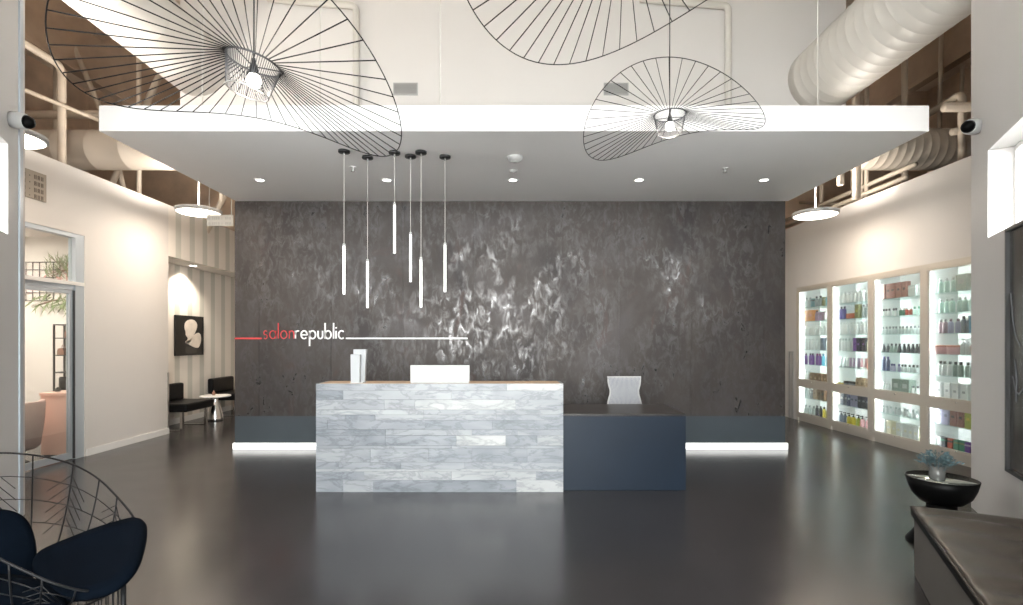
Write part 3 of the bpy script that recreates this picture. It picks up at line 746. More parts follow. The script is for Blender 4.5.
for i, (y0, y1) in enumerate(BAYS):
    c = proto if i == 0 else copy_tree(proto)
    c.location = (XF, y0, 0)
    tag(c, ('leftmost lit product cabinet, nearest the dark feature wall', 'second lit product cabinet from the feature wall', 'third lit product cabinet from the feature wall', 'rightmost lit product cabinet, nearest the entry wall')[i], 'cabinet', 'lit product cabinets in the right wall')

# products
PMAT = {}
def pm(c):
    k = tuple(c)
    if k not in PMAT: PMAT[k] = mat('product_%02d' % len(PMAT), c, .35)
    return PMAT[k]
CLR = {'white': (.78, .80, .80), 'pale': (.62, .68, .68), 'grey': (.33, .36, .37), 'dark': (.05, .05, .06), 'black': (.012, .012, .014), 'teal': (.12, .27, .30), 'olive': (.25, .25, .13),
       'orange': (.78, .36, .14), 'lilac': (.50, .36, .52), 'mauve': (.38, .27, .33), 'slate': (.14, .17, .22), 'purple': (.16, .06, .30), 'magenta': (.40, .05, .25), 'violet': (.27, .12, .42),
       'cyan': (.12, .45, .62), 'pink': (.72, .40, .42), 'brown': (.24, .15, .09), 'tan': (.48, .35, .23), 'yellow': (.72, .58, .08), 'indigo': (.09, .07, .25), 'red': (.45, .08, .05), 'rust': (.50, .17, .08),
       'coral': (.80, .35, .26), 'navy': (.04, .06, .16), 'lavender': (.45, .44, .60), 'cream': (.78, .74, .55), 'green': (.08, .26, .17), 'mint': (.55, .74, .68), 'blue': (.06, .24, .38), 'rosewood': (.33, .16, .14), 'sage': (.30, .38, .34), 'lime': (.45, .50, .10)}
PMESH = {}
def product_mesh(kind, col, cap):
    k = (kind, col, cap)
    if k in PMESH: return PMESH[k]
    b = MB()
    if kind == 'bottle': b.lathe([(.026, 0), (.030, .004), (.030, .115), (.026, .135), (.013, .145), (.013, .150)], seg=14); b.lathe([(.016, .148), (.016, .178), (.013, .182)], seg=12, mi=1)
    elif kind == 'tall bottle': b.lathe([(.024, 0), (.027, .004), (.027, .15), (.02, .168), (.012, .173)], seg=14); b.lathe([(.015, .171), (.015, .204), (.012, .208)], seg=12, mi=1)
    elif kind == 'pump bottle':
        b.lathe([(.030, 0), (.034, .004), (.034, .12), (.028, .138), (.012, .145)], seg=14); b.lathe([(.014, .143), (.014, .16), (.005, .164), (.005, .185)], seg=12, mi=1); b.box(-.034, -.008, .183, .010, .008, .195, mi=1)
    elif kind == 'small bottle': b.lathe([(.018, 0), (.021, .003), (.021, .062), (.017, .075), (.010, .080)], seg=12); b.lathe([(.013, .078), (.013, .108), (.010, .111)], seg=10, mi=1)
    elif kind == 'cone bottle': b.lathe([(.030, 0), (.031, .004), (.016, .095), (.012, .10)], seg=14); b.lathe([(.013, .098), (.013, .128)], seg=10, mi=1)
    elif kind == 'tube':
        b.lathe([(.021, 0), (.023, .004), (.023, .026)], seg=14, mi=1)
        seg = 14; r0 = [b.b.verts.new((.022 * math.cos(2 * PI * i / seg), .022 * math.sin(2 * PI * i / seg), .026)) for i in range(seg)]
        r1 = [b.b.verts.new((.004 * math.cos(2 * PI * i / seg), .030 * math.sin(2 * PI * i / seg), .165)) for i in range(seg)]
        for i in range(seg): b.b.faces.new((r0[i], r0[(i + 1) % seg], r1[(i + 1) % seg], r1[i]))
        b.b.faces.new(r1)
    elif kind == 'tub': b.lathe([(.062, 0), (.068, .005), (.072, .095)], seg=22); b.lathe([(.074, .093), (.074, .112), (.070, .116)], seg=22, mi=1)
    elif kind == 'jar': b.lathe([(.034, 0), (.036, .004), (.036, .045)], seg=16); b.lathe([(.037, .044), (.037, .064), (.034, .067)], seg=16, mi=1)
    elif kind == 'box': b.box(-.026, -.034, 0, .026, .034, .150, .002); b.box(-.0265, -.0345, .105, .0265, .0345, .125, mi=1)
    elif kind == 'tall box': b.box(-.03, -.044, 0, .03, .044, .215, .002); b.box(-.0305, -.020, .10, -.029, .020, .13, mi=1)
    elif kind == 'small box': b.box(-.03, -.036, 0, .03, .036, .085, .002); b.box(-.0305, -.0365, .03, .0305, .0365, .05, mi=1)
    elif kind == 'wide box': b.box(-.05, -.075, 0, .05, .075, .20, .003); b.box(-.0505, -.04, .08, -.049, .04, .14, mi=1)
    elif kind == 'flat box': b.box(-.05, -.085, 0, .05, .085, .05, .003); b.box(-.0505, -.0855, .018, .0505, .0855, .03, mi=1)
    elif kind == 'bag':
        b.poly([(-.03, -.05, 0), (-.03, .05, 0), (-.03, .046, .13), (-.03, .015, .16), (-.03, -.015, .16), (-.03, -.046, .13)], (.06, 0, 0)); b.box(-.032, -.02, .05, -.03, .02, .09, mi=1)
    o = b.build('proto', [pm(CLR[col]), pm(CLR[cap])]); me = o.data; bpy.data.objects.remove(o)
    dims = (max(v.co.y for v in me.vertices) - min(v.co.y for v in me.vertices), max(v.co.z for v in me.vertices))
    PMESH[k] = (me, dims); return PMESH[k]
# shelf contents left to right: (count, kind, colour, cap colour)
S = {
 (0, 0): [(2, 'bottle', 'pale', 'grey'), (1, 'box', 'teal', 'dark'), (2, 'bottle', 'grey', 'dark'), (1, 'box', 'olive', 'grey'), (2, 'bottle', 'teal', 'grey')],
 (0, 1): [(2, 'wide box', 'orange', 'coral'), (1, 'bottle', 'lilac', 'dark'), (2, 'box', 'lilac', 'mauve'), (1, 'box', 'mauve', 'lilac'), (2, 'bottle', 'white', 'white'), (1, 'bottle', 'dark', 'dark')],
 (0, 2): [(8, 'pump bottle', 'white', 'white')],
 (0, 3): [(5, 'tall bottle', 'white', 'white'), (1, 'tall box', 'slate', 'grey'), (2, 'tall bottle', 'white', 'pale')],
 (0, 4): [(3, 'tall bottle', 'purple', 'dark'), (2, 'tall bottle', 'violet', 'magenta'), (2, 'tall bottle', 'cyan', 'blue'), (1, 'bottle', 'white', 'pink')],
 (0, 5): [(2, 'bottle', 'white', 'pale'), (4, 'bag', 'brown', 'tan'), (1, 'bag', 'tan', 'brown')],
 (0, 6): [(2, 'tall bottle', 'pale', 'grey'), (1, 'box', 'grey', 'pale'), (2, 'tall box', 'tan', 'brown'), (1, 'tall box', 'brown', 'dark'), (2, 'bottle', 'dark', 'grey')],
 (0, 7): [(3, 'bottle', 'pale', 'grey'), (2, 'tall bottle', 'dark', 'black'), (3, 'tall bottle', 'yellow', 'black')],
 (1, 0): [(7, 'bottle', 'white', 'white'), (1, 'bottle', 'pale', 'grey'), (1, 'box', 'brown', 'dark')],
 (1, 1): [(2, 'tall bottle', 'indigo', 'dark'), (2, 'small box', 'rust', 'red'), (1, 'tall box', 'olive', 'lime'), (3, 'tall bottle', 'grey', 'dark')],
 (1, 2): [(10, 'tall bottle', 'white', 'white')],
 (1, 3): [(5, 'tall bottle', 'white', 'pale'), (1, 'tall box', 'violet', 'purple'), (2, 'tall box', 'dark', 'violet'), (2, 'tall bottle', 'cream', 'dark')],
 (1, 4): [(3, 'tube', 'pale', 'grey'), (3, 'tube', 'lilac', 'grey'), (2, 'tube', 'pink', 'white'), (2, 'tall bottle', 'coral', 'white')],
 (1, 5): [(2, 'jar', 'yellow', 'white'), (3, 'small box', 'black', 'grey'), (3, 'bag', 'tan', 'brown'), (1, 'bottle', 'navy', 'white')],
 (1, 6): [(1, 'tall box', 'tan', 'white'), (2, 'tall box', 'slate', 'white'), (1, 'tall box', 'navy', 'pale'), (2, 'tall box', 'lavender', 'slate'), (3, 'tall box', 'dark', 'grey'), (1, 'box', 'white', 'pale')],
 (1, 7): [(2, 'pump bottle', 'slate', 'black'), (2, 'pump bottle', 'yellow', 'black'), (1, 'pump bottle', 'lime', 'black'), (2, 'pump bottle', 'pink', 'black'), (1, 'pump bottle', 'white', 'white')],
 (2, 0): [(5, 'tall box', 'rosewood', 'dark'), (4, 'box', 'pale', 'white')],
 (2, 1): [(3, 'small bottle', 'white', 'black'), (2, 'small bottle', 'pale', 'dark'), (2, 'small bottle', 'green', 'white'), (2, 'small bottle', 'red', 'white'), (3, 'small bottle', 'mint', 'green'), (1, 'small bottle', 'dark', 'dark')],
 (2, 2): [(13, 'small bottle', 'pale', 'grey')],
 (2, 3): [(2, 'cone bottle', 'dark', 'grey'), (2, 'cone bottle', 'sage', 'dark'), (7, 'cone bottle', 'dark', 'black')],
 (2, 4): [(2, 'tall bottle', 'navy', 'indigo'), (3, 'small bottle', 'lavender', 'indigo'), (7, 'small bottle', 'pale', 'black')],
 (2, 5): [(4, 'cone bottle', 'pale', 'white'), (2, 'wide box', 'sage', 'pale'), (4, 'cone bottle', 'white', 'dark')],
 (2, 6): [(11, 'small bottle', 'white', 'pale')],
 (2, 7): [(1, 'tall box', 'white', 'pale'), (2, 'tall box', 'cream', 'white'), (4, 'tall box', 'white', 'cream'), (1, 'tall box', 'cream', 'white')],
 (3, 0): [(3, 'bottle', 'mint', 'white'), (1, 'wide box', 'sage', 'grey'), (1, 'bottle', 'white', 'white'), (2, 'tall box', 'cream', 'tan')],
 (3, 1): [(6, 'bottle', 'mint', 'white'), (2, 'box', 'lilac', 'pale'), (1, 'box', 'mauve', 'lilac')],
 (3, 2): [(2, 'bottle', 'mauve', 'grey'), (2, 'bottle', 'lavender', 'mauve'), (2, 'tall bottle', 'slate', 'dark'), (2, 'wide box', 'blue', 'cyan')],
 (3, 3): [(2, 'tub', 'pink', 'coral'), (2, 'pump bottle', 'pale', 'white'), (2, 'tub', 'coral', 'pink')],
 (3, 4): [(3, 'bottle', 'white', 'black'), (5, 'bottle', 'sage', 'black'), (2, 'tall box', 'tan', 'brown')],
 (3, 5): [(7, 'tall box', 'white', 'grey')],
 (3, 6): [(2, 'tall box', 'lavender', 'slate'), (2, 'tall box', 'rosewood', 'dark'), (1, 'tall box', 'lime', 'yellow'), (3, 'tall box', 'slate', 'green')],
 (3, 7): [(2, 'box', 'dark', 'green'), (1, 'box', 'red', 'dark'), (2, 'box', 'green', 'olive'), (2, 'box', 'purple', 'lilac'), (2, 'box', 'rust', 'coral'), (1, 'box', 'blue', 'teal')],
}
ORD = ['first', 'second', 'third', 'fourth', 'fifth', 'sixth', 'seventh', 'eighth', 'ninth', 'tenth', 'eleventh', 'twelfth', 'thirteenth', 'fourteenth']
LEV = ['top', 'second', 'third', 'fourth', 'fifth', 'sixth', 'seventh', 'bottom']
for (bay, lev), items in S.items():
    y0, y1 = BAYS[bay]; zs = (SH_UP[::-1] + SH_LO[::-1])[lev]
    if lev == 5: zs = .75
    if lev == 7: zs = .12
    seq = [it[1:] for it in items for _ in range(it[0])]
    ws = [product_mesh(*q)[1][0] for q in seq]
    lo, hi = y0 + .07, y1 - .075
    gap = ((hi - lo) - sum(ws)) / max(1, len(ws))
    y = hi - gap / 2
    for n, q in enumerate(seq):
        me, dm = product_mesh(*q)
        y -= ws[n] / 2
        nm = 'product_' + q[0].replace(' ', '_')
        o = bpy.data.objects.new(nm, me); COL.objects.link(o)
        o.location = (XF + .115 + random.uniform(-.012, .012), y, zs + .0005)
        if q[0] not in ('box', 'tall box', 'wide box', 'flat box', 'small box', 'bag', 'tube'): o.rotation_euler.z = random.uniform(-.4, .4)
        tag(o, '%s %s, %s from left on the %s shelf of the %s product cabinet' % (q[1], q[0], ORD[n], LEV[lev], BN[bay]), 'hair product', 'hair products in the lit cabinets')
        y -= ws[n] / 2 + gap

# ------------------------------------------------------------------ right foreground: bench, bowl table, vase, framed picture, camera
def frame_mx(p, u, n): return Matrix(((u[0], n[0], 0, p[0]), (u[1], n[1], 0, p[1]), (0, 0, 1, 0), (0, 0, 0, 1)))
BF = Vector((2.60, 3.30)); bu = Vector((-SU[0], -SU[1])); bn = Vector((SU[1], -SU[0]))
t = thing('bench', (BF.x, BF.y, 0), 'long dark leather bench along the right entry wall', 'bench')
mx = frame_mx((0, 0), bu, bn); BL = 1.9
b = MB(); b.box(.03, .012, .0, BL - .03, .72, .375, .006, mx=mx); local(b, 'bench_base', M['bench_fabric'], t)
b = MB(); nu, nv = 90, 24; top = []
for i in range(nu + 1):
    row = []
    for j in range(nv + 1):
        u_, v_ = i / nu, j / nv; ed = min(u_, 1 - u_) * BL; ev = min(v_, 1 - v_) * .74
        e = min(ed, ev); puff = .012 * (1 - math.exp(-e / .03))
        fold = .014 * math.sin(u_ * BL * 26 + 1.8 * math.sin(v_ * 3.2 + u_ * 7)) * max(0, math.sin(PI * v_)) ** .6 * (.35 + .65 * math.sin(u_ * 5 + 1) ** 2)
        p = mx @ Vector((u_ * BL, v_ * .735, .425 + puff + fold)); row.append(b.b.verts.new(p))
    top.append(row)
for i in range(nu):
    for j in range(nv): f = b.b.faces.new((top[i][j], top[i + 1][j], top[i + 1][j + 1], top[i][j + 1])); f.smooth = True
edge = [top[i][0] for i in range(nu + 1)] + [top[nu][j] for j in range(1, nv + 1)] + [top[i][nv] for i in range(nu - 1, -1, -1)] + [top[0][j] for j in range(nv - 1, 0, -1)]
low = [b.b.verts.new((v.co.x, v.co.y, .376)) for v in edge]
for i in range(len(edge)): b.b.faces.new((edge[i], edge[(i + 1) % len(edge)], low[(i + 1) % len(edge)], low[i])).material_index = 1  # sides blacker than the top: shade away from the light put into the colour
b.b.faces.new(low)
cu = local(b, 'seat_cushion', [M['leather'], M['black_leather']], t, 'creased dark leather cushion')
loop = [mx @ Vector(p) for p in ((0, 0, .426), (BL, 0, .426), (BL, .735, .426), (0, .735, .426))]
pp = MB().tube(loop + [loop[0]], .006, 6).build('piping', M['leather']); pp.parent = cu

t = thing('bowl_table', (3.19, 3.76, 0), 'black bowl-shaped side table behind the leather bench', 'table')
local(MB().lathe([(.215, 0), (.21, .012), (.15, .10), (.105, .20), (.09, .26), (.09, .30)], seg=40), 'flared_base', M['black_gloss'], t)
local(MB().lathe([(.09, .30), (.13, .312), (.175, .36), (.20, .42), (.216, .487), (.208, .489), (.203, .480)], seg=40), 'bowl', M['black_gloss'], t)
local(MB().lathe([(.001, .474), (.204, .474), (.204, .484), (.001, .484)], seg=40), 'table_top', M['mirror_top'], t, 'pale reflective glass table top')
t = thing('vase', (3.14, 3.74, .4845), 'small frosted glass vase of blue-green leaves on bowl table', 'vase')
local(MB().lathe([(.044, 0), (.048, .004), (.048, .095), (.044, .095), (.042, .012)], seg=24), 'vase_body', M['vase'], t)
b = MB(); rnd = random.Random(3)
for k in range(330):
    a = rnd.uniform(0, 2 * PI); el = rnd.uniform(.08, 1.3); r = rnd.uniform(.04, .125)
    c = Vector((r * math.cos(a) * math.cos(el) * 1.2, r * math.sin(a) * math.cos(el) * 1.2, .10 + r * math.sin(el) * .85))
    dirv = Vector((math.cos(a), math.sin(a), rnd.uniform(-.1, .9))).normalized(); sd = dirv.orthogonal().normalized(); L = rnd.uniform(.018, .038)
    vs = [b.b.verts.new(c - dirv * L * .5), b.b.verts.new(c + sd * L * .22), b.b.verts.new(c + dirv * L * .5), b.b.verts.new(c - sd * L * .22)]
    b.b.faces.new(vs)
for k in range(26):
    a = rnd.uniform(0, 2 * PI); r = rnd.uniform(.03, .10); b.cyl((0.01 * math.cos(a), .01 * math.sin(a), .02), (r * math.cos(a), r * math.sin(a), rnd.uniform(.10, .17)), .0015, seg=4)
local(b, 'foliage', M['succulent'], t)

mxr = frame_mx(CORR, bu, bn)
def on_right(s, off=0.): return CORR + bu * s + bn * off
p = on_right(.97); t = thing('framed_picture', (p.x, p.y, .54), 'tall black framed dark picture on the right entry wall', 'picture')
mx = frame_mx((0, 0), bu, bn); PW, PH = 1.15, 1.775
b = MB()
for q in ((0, 0, .022, PH), (PW - .022, 0, PW, PH), (.022, 0, PW - .022, .022), (.022, PH - .022, PW - .022, PH)): b.box(q[0], -.042, q[1], q[2], -.002, q[3], mx=mx)
local(b, 'frame', M['black'], t)
local(MB().box(.022, -.02, .022, PW - .022, -.004, PH - .022, mx=mx), 'dark_print', M['portrait'], t)
b = MB()
for pts in ([(.05, 1.30), (.09, 1.1), (.14, .98), (.22, .92)], [(.09, .70), (.14, .60), (.2, .58), (.3, .64)], [(.12, .82), (.16, .68), (.15, .52)], [(.35, 1.2), (.5, 1.3), (.65, 1.2), (.7, 1.0), (.62, .8), (.5, .72)]):
    b.tube([mx @ Vector((x, -.021, z)) for x, z in pts], .006, 5)
local(b, 'pale_strokes', M['portrait_line'], t)

def dome_camera(p, out, label, zc):
    t = thing('security_camera', (p.x, p.y, zc), label, 'camera', 'dome security cameras')
    q = Vector((out[0], out[1], -.12)).normalized().to_track_quat('Z', 'Y').to_matrix()
    local(MB().lathe([(.065, -.005), (.068, .03), (.062, .085), (.056, .095)], seg=24, mx=q), 'camera_housing', M['plastic'], t)
    local(MB().lathe([(.052, .094), (.05, .115), (.036, .14), (.012, .152), (.001, .153)], seg=24, mx=q), 'camera_lens', M['black_gloss'], t)
pr = on_right(.22, -.02); dome_camera(pr, (-.93, -.3), 'dome security camera at the top of the right entry wall', 3.34)
ul = Vector((SU[0], -SU[1])); pl = CORL + ul * .35 + Vector((.876, .483)) * .02
dome_camera(pl, (.95, .15), 'dome security camera at the top of the left entry wall', 3.27)

# ------------------------------------------------------------------ left foreground: wire lounge chair with navy pads
PADN = Vector((-.19, -.34, .92)).normalized(); PADO = Vector((-2.21, 2.40, .456))
def pad_mesh(pix, plane_o, plane_n, thick, puff, steps=7):
    """cushion whose outline is given as view directions met with its own tilted plane"""
    E = Vector((0, 0, 1.5)); P = []
    for px, py in pix:
        d = Vector(((px - 508) / 511, 1, (340 - py) / 511)); P.append(E + d * ((plane_o - E).dot(plane_n) / d.dot(plane_n)))
    # resample + smooth
    for _ in range(2):
        Q = []
        for a, c in zip(P, P[1:] + P[:1]): Q += [a * .75 + c * .25, a * .25 + c * .75]
        P = Q
    return P
def cushion(P, nrm, thick, puff, dish=0.):
    b = MB(); c = sum(P, Vector()) / len(P); rings = []
    def ring(k, off): return [b.b.verts.new(c + (p - c) * k + nrm * off) for p in P]
    prof = [(.02, -thick - puff), (.5, -thick - puff * .8), (.85, -thick * .9), (.97, -thick * .65), (1.0, -thick * .35), (.985, -.004), (.93, .012), (.75, .012 + puff * .5 - dish * .5), (.45, .012 + puff * .9 - dish), (.02, .012 + puff - dish)]
    rings = [ring(k, o) for k, o in prof]
    n = len(P)
    for a, d in zip(rings, rings[1:]):
        for i in range(n): f = b.b.faces.new((a[i], a[(i + 1) % n], d[(i + 1) % n], d[i])); f.smooth = True
    b.b.faces.new(rings[0][::-1]); b.b.faces.new(rings[-1])
    return b
SEAT = [(30, 560), (37, 552), (52, 545), (69.4, 538), (86.8, 531), (104, 525), (121.5, 520), (133.6, 516.8), (141, 516.8), (145.5, 521.7), (146, 531), (143.2, 545), (139, 559), (132, 571), (121.5, 581.6), (111, 588.5), (97, 593.7), (78, 597), (60.7, 598), (42, 588), (32, 574)]
seatP = pad_mesh(SEAT, PADO, PADN, .05, .02)
t = thing('wire_lounge_chair', (-2.12, 2.4, 0), 'black wire lounge chair with navy pads at lower left', 'chair')
O = Vector(t.location)
def rel(P): return [p - O for p in P]
local(cushion(rel(seatP), PADN, .05, .012, .03), 'seat_pad', M['cushion'], t)
bn_ = Vector((.60, -.72, .34)).normalized()
BACK = [(-62, 520), (-40, 512), (-18, 508), (4, 508.5), (18, 512), (27, 519), (33, 530), (36.5, 545), (37, 562), (33, 580), (20, 596), (-10, 604), (-45, 600), (-66, 580), (-70, 550)]
backP = pad_mesh(BACK, Vector((-2.45, 2.55, .45)), bn_, .05, .02)
local(cushion(rel(backP), bn_, .05, .015, .0), 'back_pad', M['cushion'], t)
LOW = [(-60, 590), (-30, 578), (0, 574), (25, 576), (48, 583), (60, 592), (70, 603), (66, 625), (30, 640), (-30, 640), (-62, 620)]
lowP = pad_mesh(LOW, Vector((-2.05, 2.12, .425)), Vector((.05, -.12, 1)).normalized(), .04, .02)
local(cushion(rel(lowP), Vector((.05, -.12, 1)).normalized(), .035, .01, .0), 'arm_pad', M['cushion'], t)
# rim: high hoop at the back, low at the front right, rising again on the near side
RIM = [(-1.72, 2.15, .43), (-1.70, 2.32, .475), (-1.76, 2.47, .53), (-1.90, 2.60, .60), (-2.10, 2.74, .665), (-2.32, 2.88, .735), (-2.60, 2.99, .80), (-2.93, 3.0, .845), (-3.08, 2.82, .86), (-2.98, 2.5, .84),
       (-2.85, 2.22, .80), (-2.66, 2.04, .76), (-2.40, 1.93, .74), (-2.05, 1.98, .69), (-1.90, 2.0, .60), (-1.80, 2.04, .52)]
def smooth_closed(P, it=3):
    P = [Vector(p) for p in P]
    for _ in range(it):
        Q = []
        for a, c in zip(P, P[1:] + P[:1]): Q += [a * .75 + c * .25, a * .25 + c * .75]
        P = Q
    return P
rimP = rel(smooth_closed(RIM, 3))
local(MB().tube(rimP, .0052, 8, closed=True), 'rim_hoop', M['black_wire'], t)
BC = Vector((-2.22, 2.36, .34)) - O
def base_pt(a, r=.30): return BC + Vector((r * math.cos(a), r * math.sin(a), 0))
nr = len(rimP); ribs = []
for k in range(18):
    p = rimP[int(k * nr / 18)]; a = math.atan2(p.y - BC.y, p.x - BC.x); q = base_pt(a)
    m_ = (p + q) / 2 + Vector((p.x - q.x, p.y - q.y, 0)) * .22 - Vector((0, 0, .06))
    pts = [p * (1 - s_) ** 2 + m_ * 2 * s_ * (1 - s_) + q * s_ * s_ for s_ in [i / 10 for i in range(11)]]; ribs.append(pts)
    local(MB().tube(pts, .0038, 6), 'rib_wire', M['black_wire'], t)
b = MB()
for k in range(18):
    A, B = ribs[k], ribs[(k + 1) % 18]
    if k in (0, 17): continue
    for lev in (2, 4, 6): b.tube([A[lev], (A[lev] + B[lev]) / 2 + Vector((0, 0, .004)), B[lev]], .0024, 5)
    for e in range(5):                                # chevrons rising to every second rib
        if k % 2 == 0: b.cyl(A[1 + e], A[min(10, 3 + e)] * .4 + B[min(10, 3 + e)] * .6, .0022, seg=5)
        else: b.cyl(B[1 + e], B[min(10, 3 + e)] * .4 + A[min(10, 3 + e)] * .6, .0022, seg=5)
local(b, 'chevron_wires', M['black_wire'], t)
local(MB().tube([base_pt(2 * PI * i / 48) for i in range(48)], .006, 6, closed=True), 'seat_ring', M['black_wire'], t)
b = MB()
SB = Vector((-2.02, 2.30, 0)) - O
for i in range(44):
    a = 2 * PI * i / 44; b.cyl(SB + Vector((.24 * math.cos(a), .24 * math.sin(a), 0.0)), SB + Vector((.24 * math.cos(a), .24 * math.sin(a), .37)), .0028, seg=5)
for z in (.006, .365): b.tube([SB + Vector((.24 * math.cos(2 * PI * i / 44), .24 * math.sin(2 * PI * i / 44), z)) for i in range(44)], .005, 6, closed=True)
local(b, 'base_cage', M['black_wire'], t)
for a in (.15, 2.2, 4.3):
    p = SB + Vector((.262 * math.cos(a), .262 * math.sin(a), 0)); local(MB().cyl(p, p + Vector((0, 0, .40)), .011, seg=10), 'leg', M['black_wire'], t)

# ------------------------------------------------------------------ left wall: shopfront, salon room, signs
y0, y1, zt = 4.9, 6.58, 2.84
b = MB()
b.box(LX - .10, y1 - .13, 0, LX - .01, y1, zt); b.box(LX - .10, y0, 0, LX - .01, y0 + .13, zt); b.box(LX - .10, y0 + .13, zt - .05, LX - .01, y1 - .13, zt)
dr = struct(b, 'door_1', M['alu'], 'blue-grey aluminium shopfront door frame')
MB().box(LX - .08, y0 + .13, 2.13, LX - .03, y1 - .13, 2.19).build('transom_bar', M['alu'], dr)
MB().box(LX - .05, y0 + .13, 2.19, LX - .004, y1 - .004, 2.235).build('transom_cap', M['trim_white'], dr)
b = MB(); b.box(LX - .075, y1 - .19, .01, LX - .035, y1 - .145, 2.125); b.box(LX - .075, y0 + .145, .01, LX - .035, y0 + .19, 2.125); b.box(LX - .075, y0 + .19, 2.08, LX - .035, y1 - .19, 2.125); b.box(LX - .075, y0 + .19, .01, LX - .035, y1 - .19, .09)
lf = b.build('door_leaf', M['alu'], dr)
g = MB().box(LX - .058, y0 + .19, .09, LX - .052, y1 - .19, 2.08).build('door_pane', M['glass'], lf)
MB().box(LX - .058, y0 + .13, 2.235, LX - .052, y1 - .13, zt - .05).build('transom_pane', M['glass'], dr)
MB().box(LX - .10, y1 - .145, .01, LX - .012, y1 - .13, 2.125).build('door_seal', M['dark_gap'], dr)

SY = 7.9
b = MB(); b.box(-9.3, SY, 0, LX - .12, SY + .1, 3.1); struct(b, 'wall_salon_back', M['white'], 'cream back wall of the glazed salon room')
b = MB(); b.box(-9.3, 4.1, 3.1, LX - .12, SY + .1, 3.16); struct(b, 'ceiling_salon', M['white'], 'white ceiling of the glazed salon room')
b = MB(); b.box(-9.3, 4.21, 0, -9.2, SY, 3.1); struct(b, 'wall_salon_left', M['white'], 'cream side wall of the salon room')
t = thing('added_panel_light', (-7.3, 6.2, 3.1), 'added unseen square ceiling light brightening the salon room', 'ceiling light')  # unseen panel added to light the room behind the glass
local(MB().box(-.32, -.32, -.03, .32, .32, 0, .004), 'fill_housing', M['plastic'], t); local(MB().box(-.29, -.29, -.034, .29, .29, -.03), 'fill_lens', M['disc'], t)
l = bpy.data.lights.new('added_salon_fill', 'AREA'); l.size = .58; l.energy = 125; l.color = (1, .86, .75); lo = bpy.data.objects.new('added_salon_fill', l); COL.objects.link(lo); lo.location = (0, 0, -.05); lo.parent = t
# wire grid with neon and plants
t = thing('wire_grid', (-7.25, SY, 2.4), 'black wire grid panel on the salon wall', 'grid')
b = MB()
for k in range(9): b.cyl((-.5 + k * .105, -.02, -.29), (-.5 + k * .105, -.02, .30), .006, seg=5)
for k in range(6): b.cyl((-.5, -.026, -.29 + k * .118), (.36, -.026, -.29 + k * .118), .006, seg=5)
local(b, 'grid_wires', M['black'], t)
b = MB()
for x in (-.45, .3): b.cyl((x, 0, .2), (x, -.026, .2), .01, seg=6)
local(b, 'grid_standoffs', M['black'], t)
tag(MB().tube([(-7.36 + .07 * math.cos(a * .5), SY - .04, 2.38 + .07 * math.sin(a * .5)) for a in range(11)], .012, 8).build('neon_tube', M['neon']), 'small glowing pink neon curve on the wire grid', 'neon light')
def leafy(name, c, n, sx, sz, L, wd, seed, m, label, up=.5, drop=0.):
    t = thing(name, c, label, 'plant'); r = random.Random(seed); b = MB(); st = MB()
    for k in range(n):
        a = r.uniform(0, 2 * PI); d = Vector((math.cos(a) * sx, -abs(math.sin(a)) * .4, up + r.uniform(-.4, .5))).normalized()
        o_ = Vector((r.uniform(-.4, .4) * sx, r.uniform(-.09, 0), r.uniform(-.3, .3) * sz)); ll = L * r.uniform(.6, 1.2)
        s_ = d.cross(Vector((0, 1, .2))).normalized() * wd
        q = [o_, o_ + d * ll * .4 + s_ - Vector((0, 0, drop * .3)), o_ + d * ll - Vector((0, 0, drop)), o_ + d * ll * .4 - s_ - Vector((0, 0, drop * .3))]
        b.b.faces.new([b.b.verts.new(v) for v in q])
        if k % 4 == 0: st.cyl((0, 0, 0), o_ + d * ll * .3, .004, seg=4)
    local(b, 'leaves', m, t); local(st, 'stems', M['bag'], t); return t
leafy('wall_plant', (-6.80, SY - .03, 2.58), 110, .6, .5, .15, .008, 5, M['leaf'], 'green feathery plant above the transom bar', .8)
leafy('dried_flowers', (-6.80, SY - .03, 2.36), 80, 1.0, .4, .10, .013, 8, M['flower'], 'dusty pink dried flowers beneath the green plant', .2)
leafy('trailing_plant', (-6.90, SY - .03, 2.14), 40, 1.0, .3, .18, .015, 9, M['leaf'], 'drooping green plant hanging below the transom bar', -.5, .06)
# display shelf with bags
t = thing('display_shelf', (-6.45, SY, .72), 'black framed wall shelf with mirrored back in the salon room', 'shelf')
b = MB()
for x in (-.41, .38):
    for yy in (-.20, -.02): b.box(x, yy, 0, x + .02, yy + .02, 1.02)
b.box(-.385, -.2, 1.0, .38, 0, 1.02); b.box(-.385, -.2, 0, .38, 0, .02)
local(b, 'shelf_frame', M['black'], t)
local(MB().box(-.385, -.008, .02, .38, -.001, 1.0), 'mirror_back', M['mirror'], t)
for z in (.28, .54, .80): local(MB().box(-.385, -.2, z, .38, -.009, z + .016), 'shelf_board', M['black'], t)
def handbag(x, z, w, h, label, m=M['bag']):
    t = thing('handbag', (x, SY - .10, z), label, 'bag', 'handbags on the salon shelf')
    b = MB(); b.poly([(-w / 2, -.05, 0), (w / 2, -.05, 0), (w * .46, -.05, h * .7), (w * .3, -.05, h), (-w * .3, -.05, h), (-w * .46, -.05, h * .7)], (0, .10, 0)); local(b, 'bag_body', m, t)
    local(MB().tube([(w * .22 * math.cos(PI * i / 8), 0, h + .05 * math.sin(PI * i / 8)) for i in range(9)], .006, 5), 'bag_handle', m, t)
handbag(-6.64, .72 + .816, .18, .12, 'brown handbag on the top board of the salon shelf')
handbag(-6.60, .72 + .556, .17, .12, 'rounded brown handbag on the second board of the salon shelf')
handbag(-6.79, .72 + .556, .10, .10, 'small dark brown bag at the left of the second board', M['bag'])
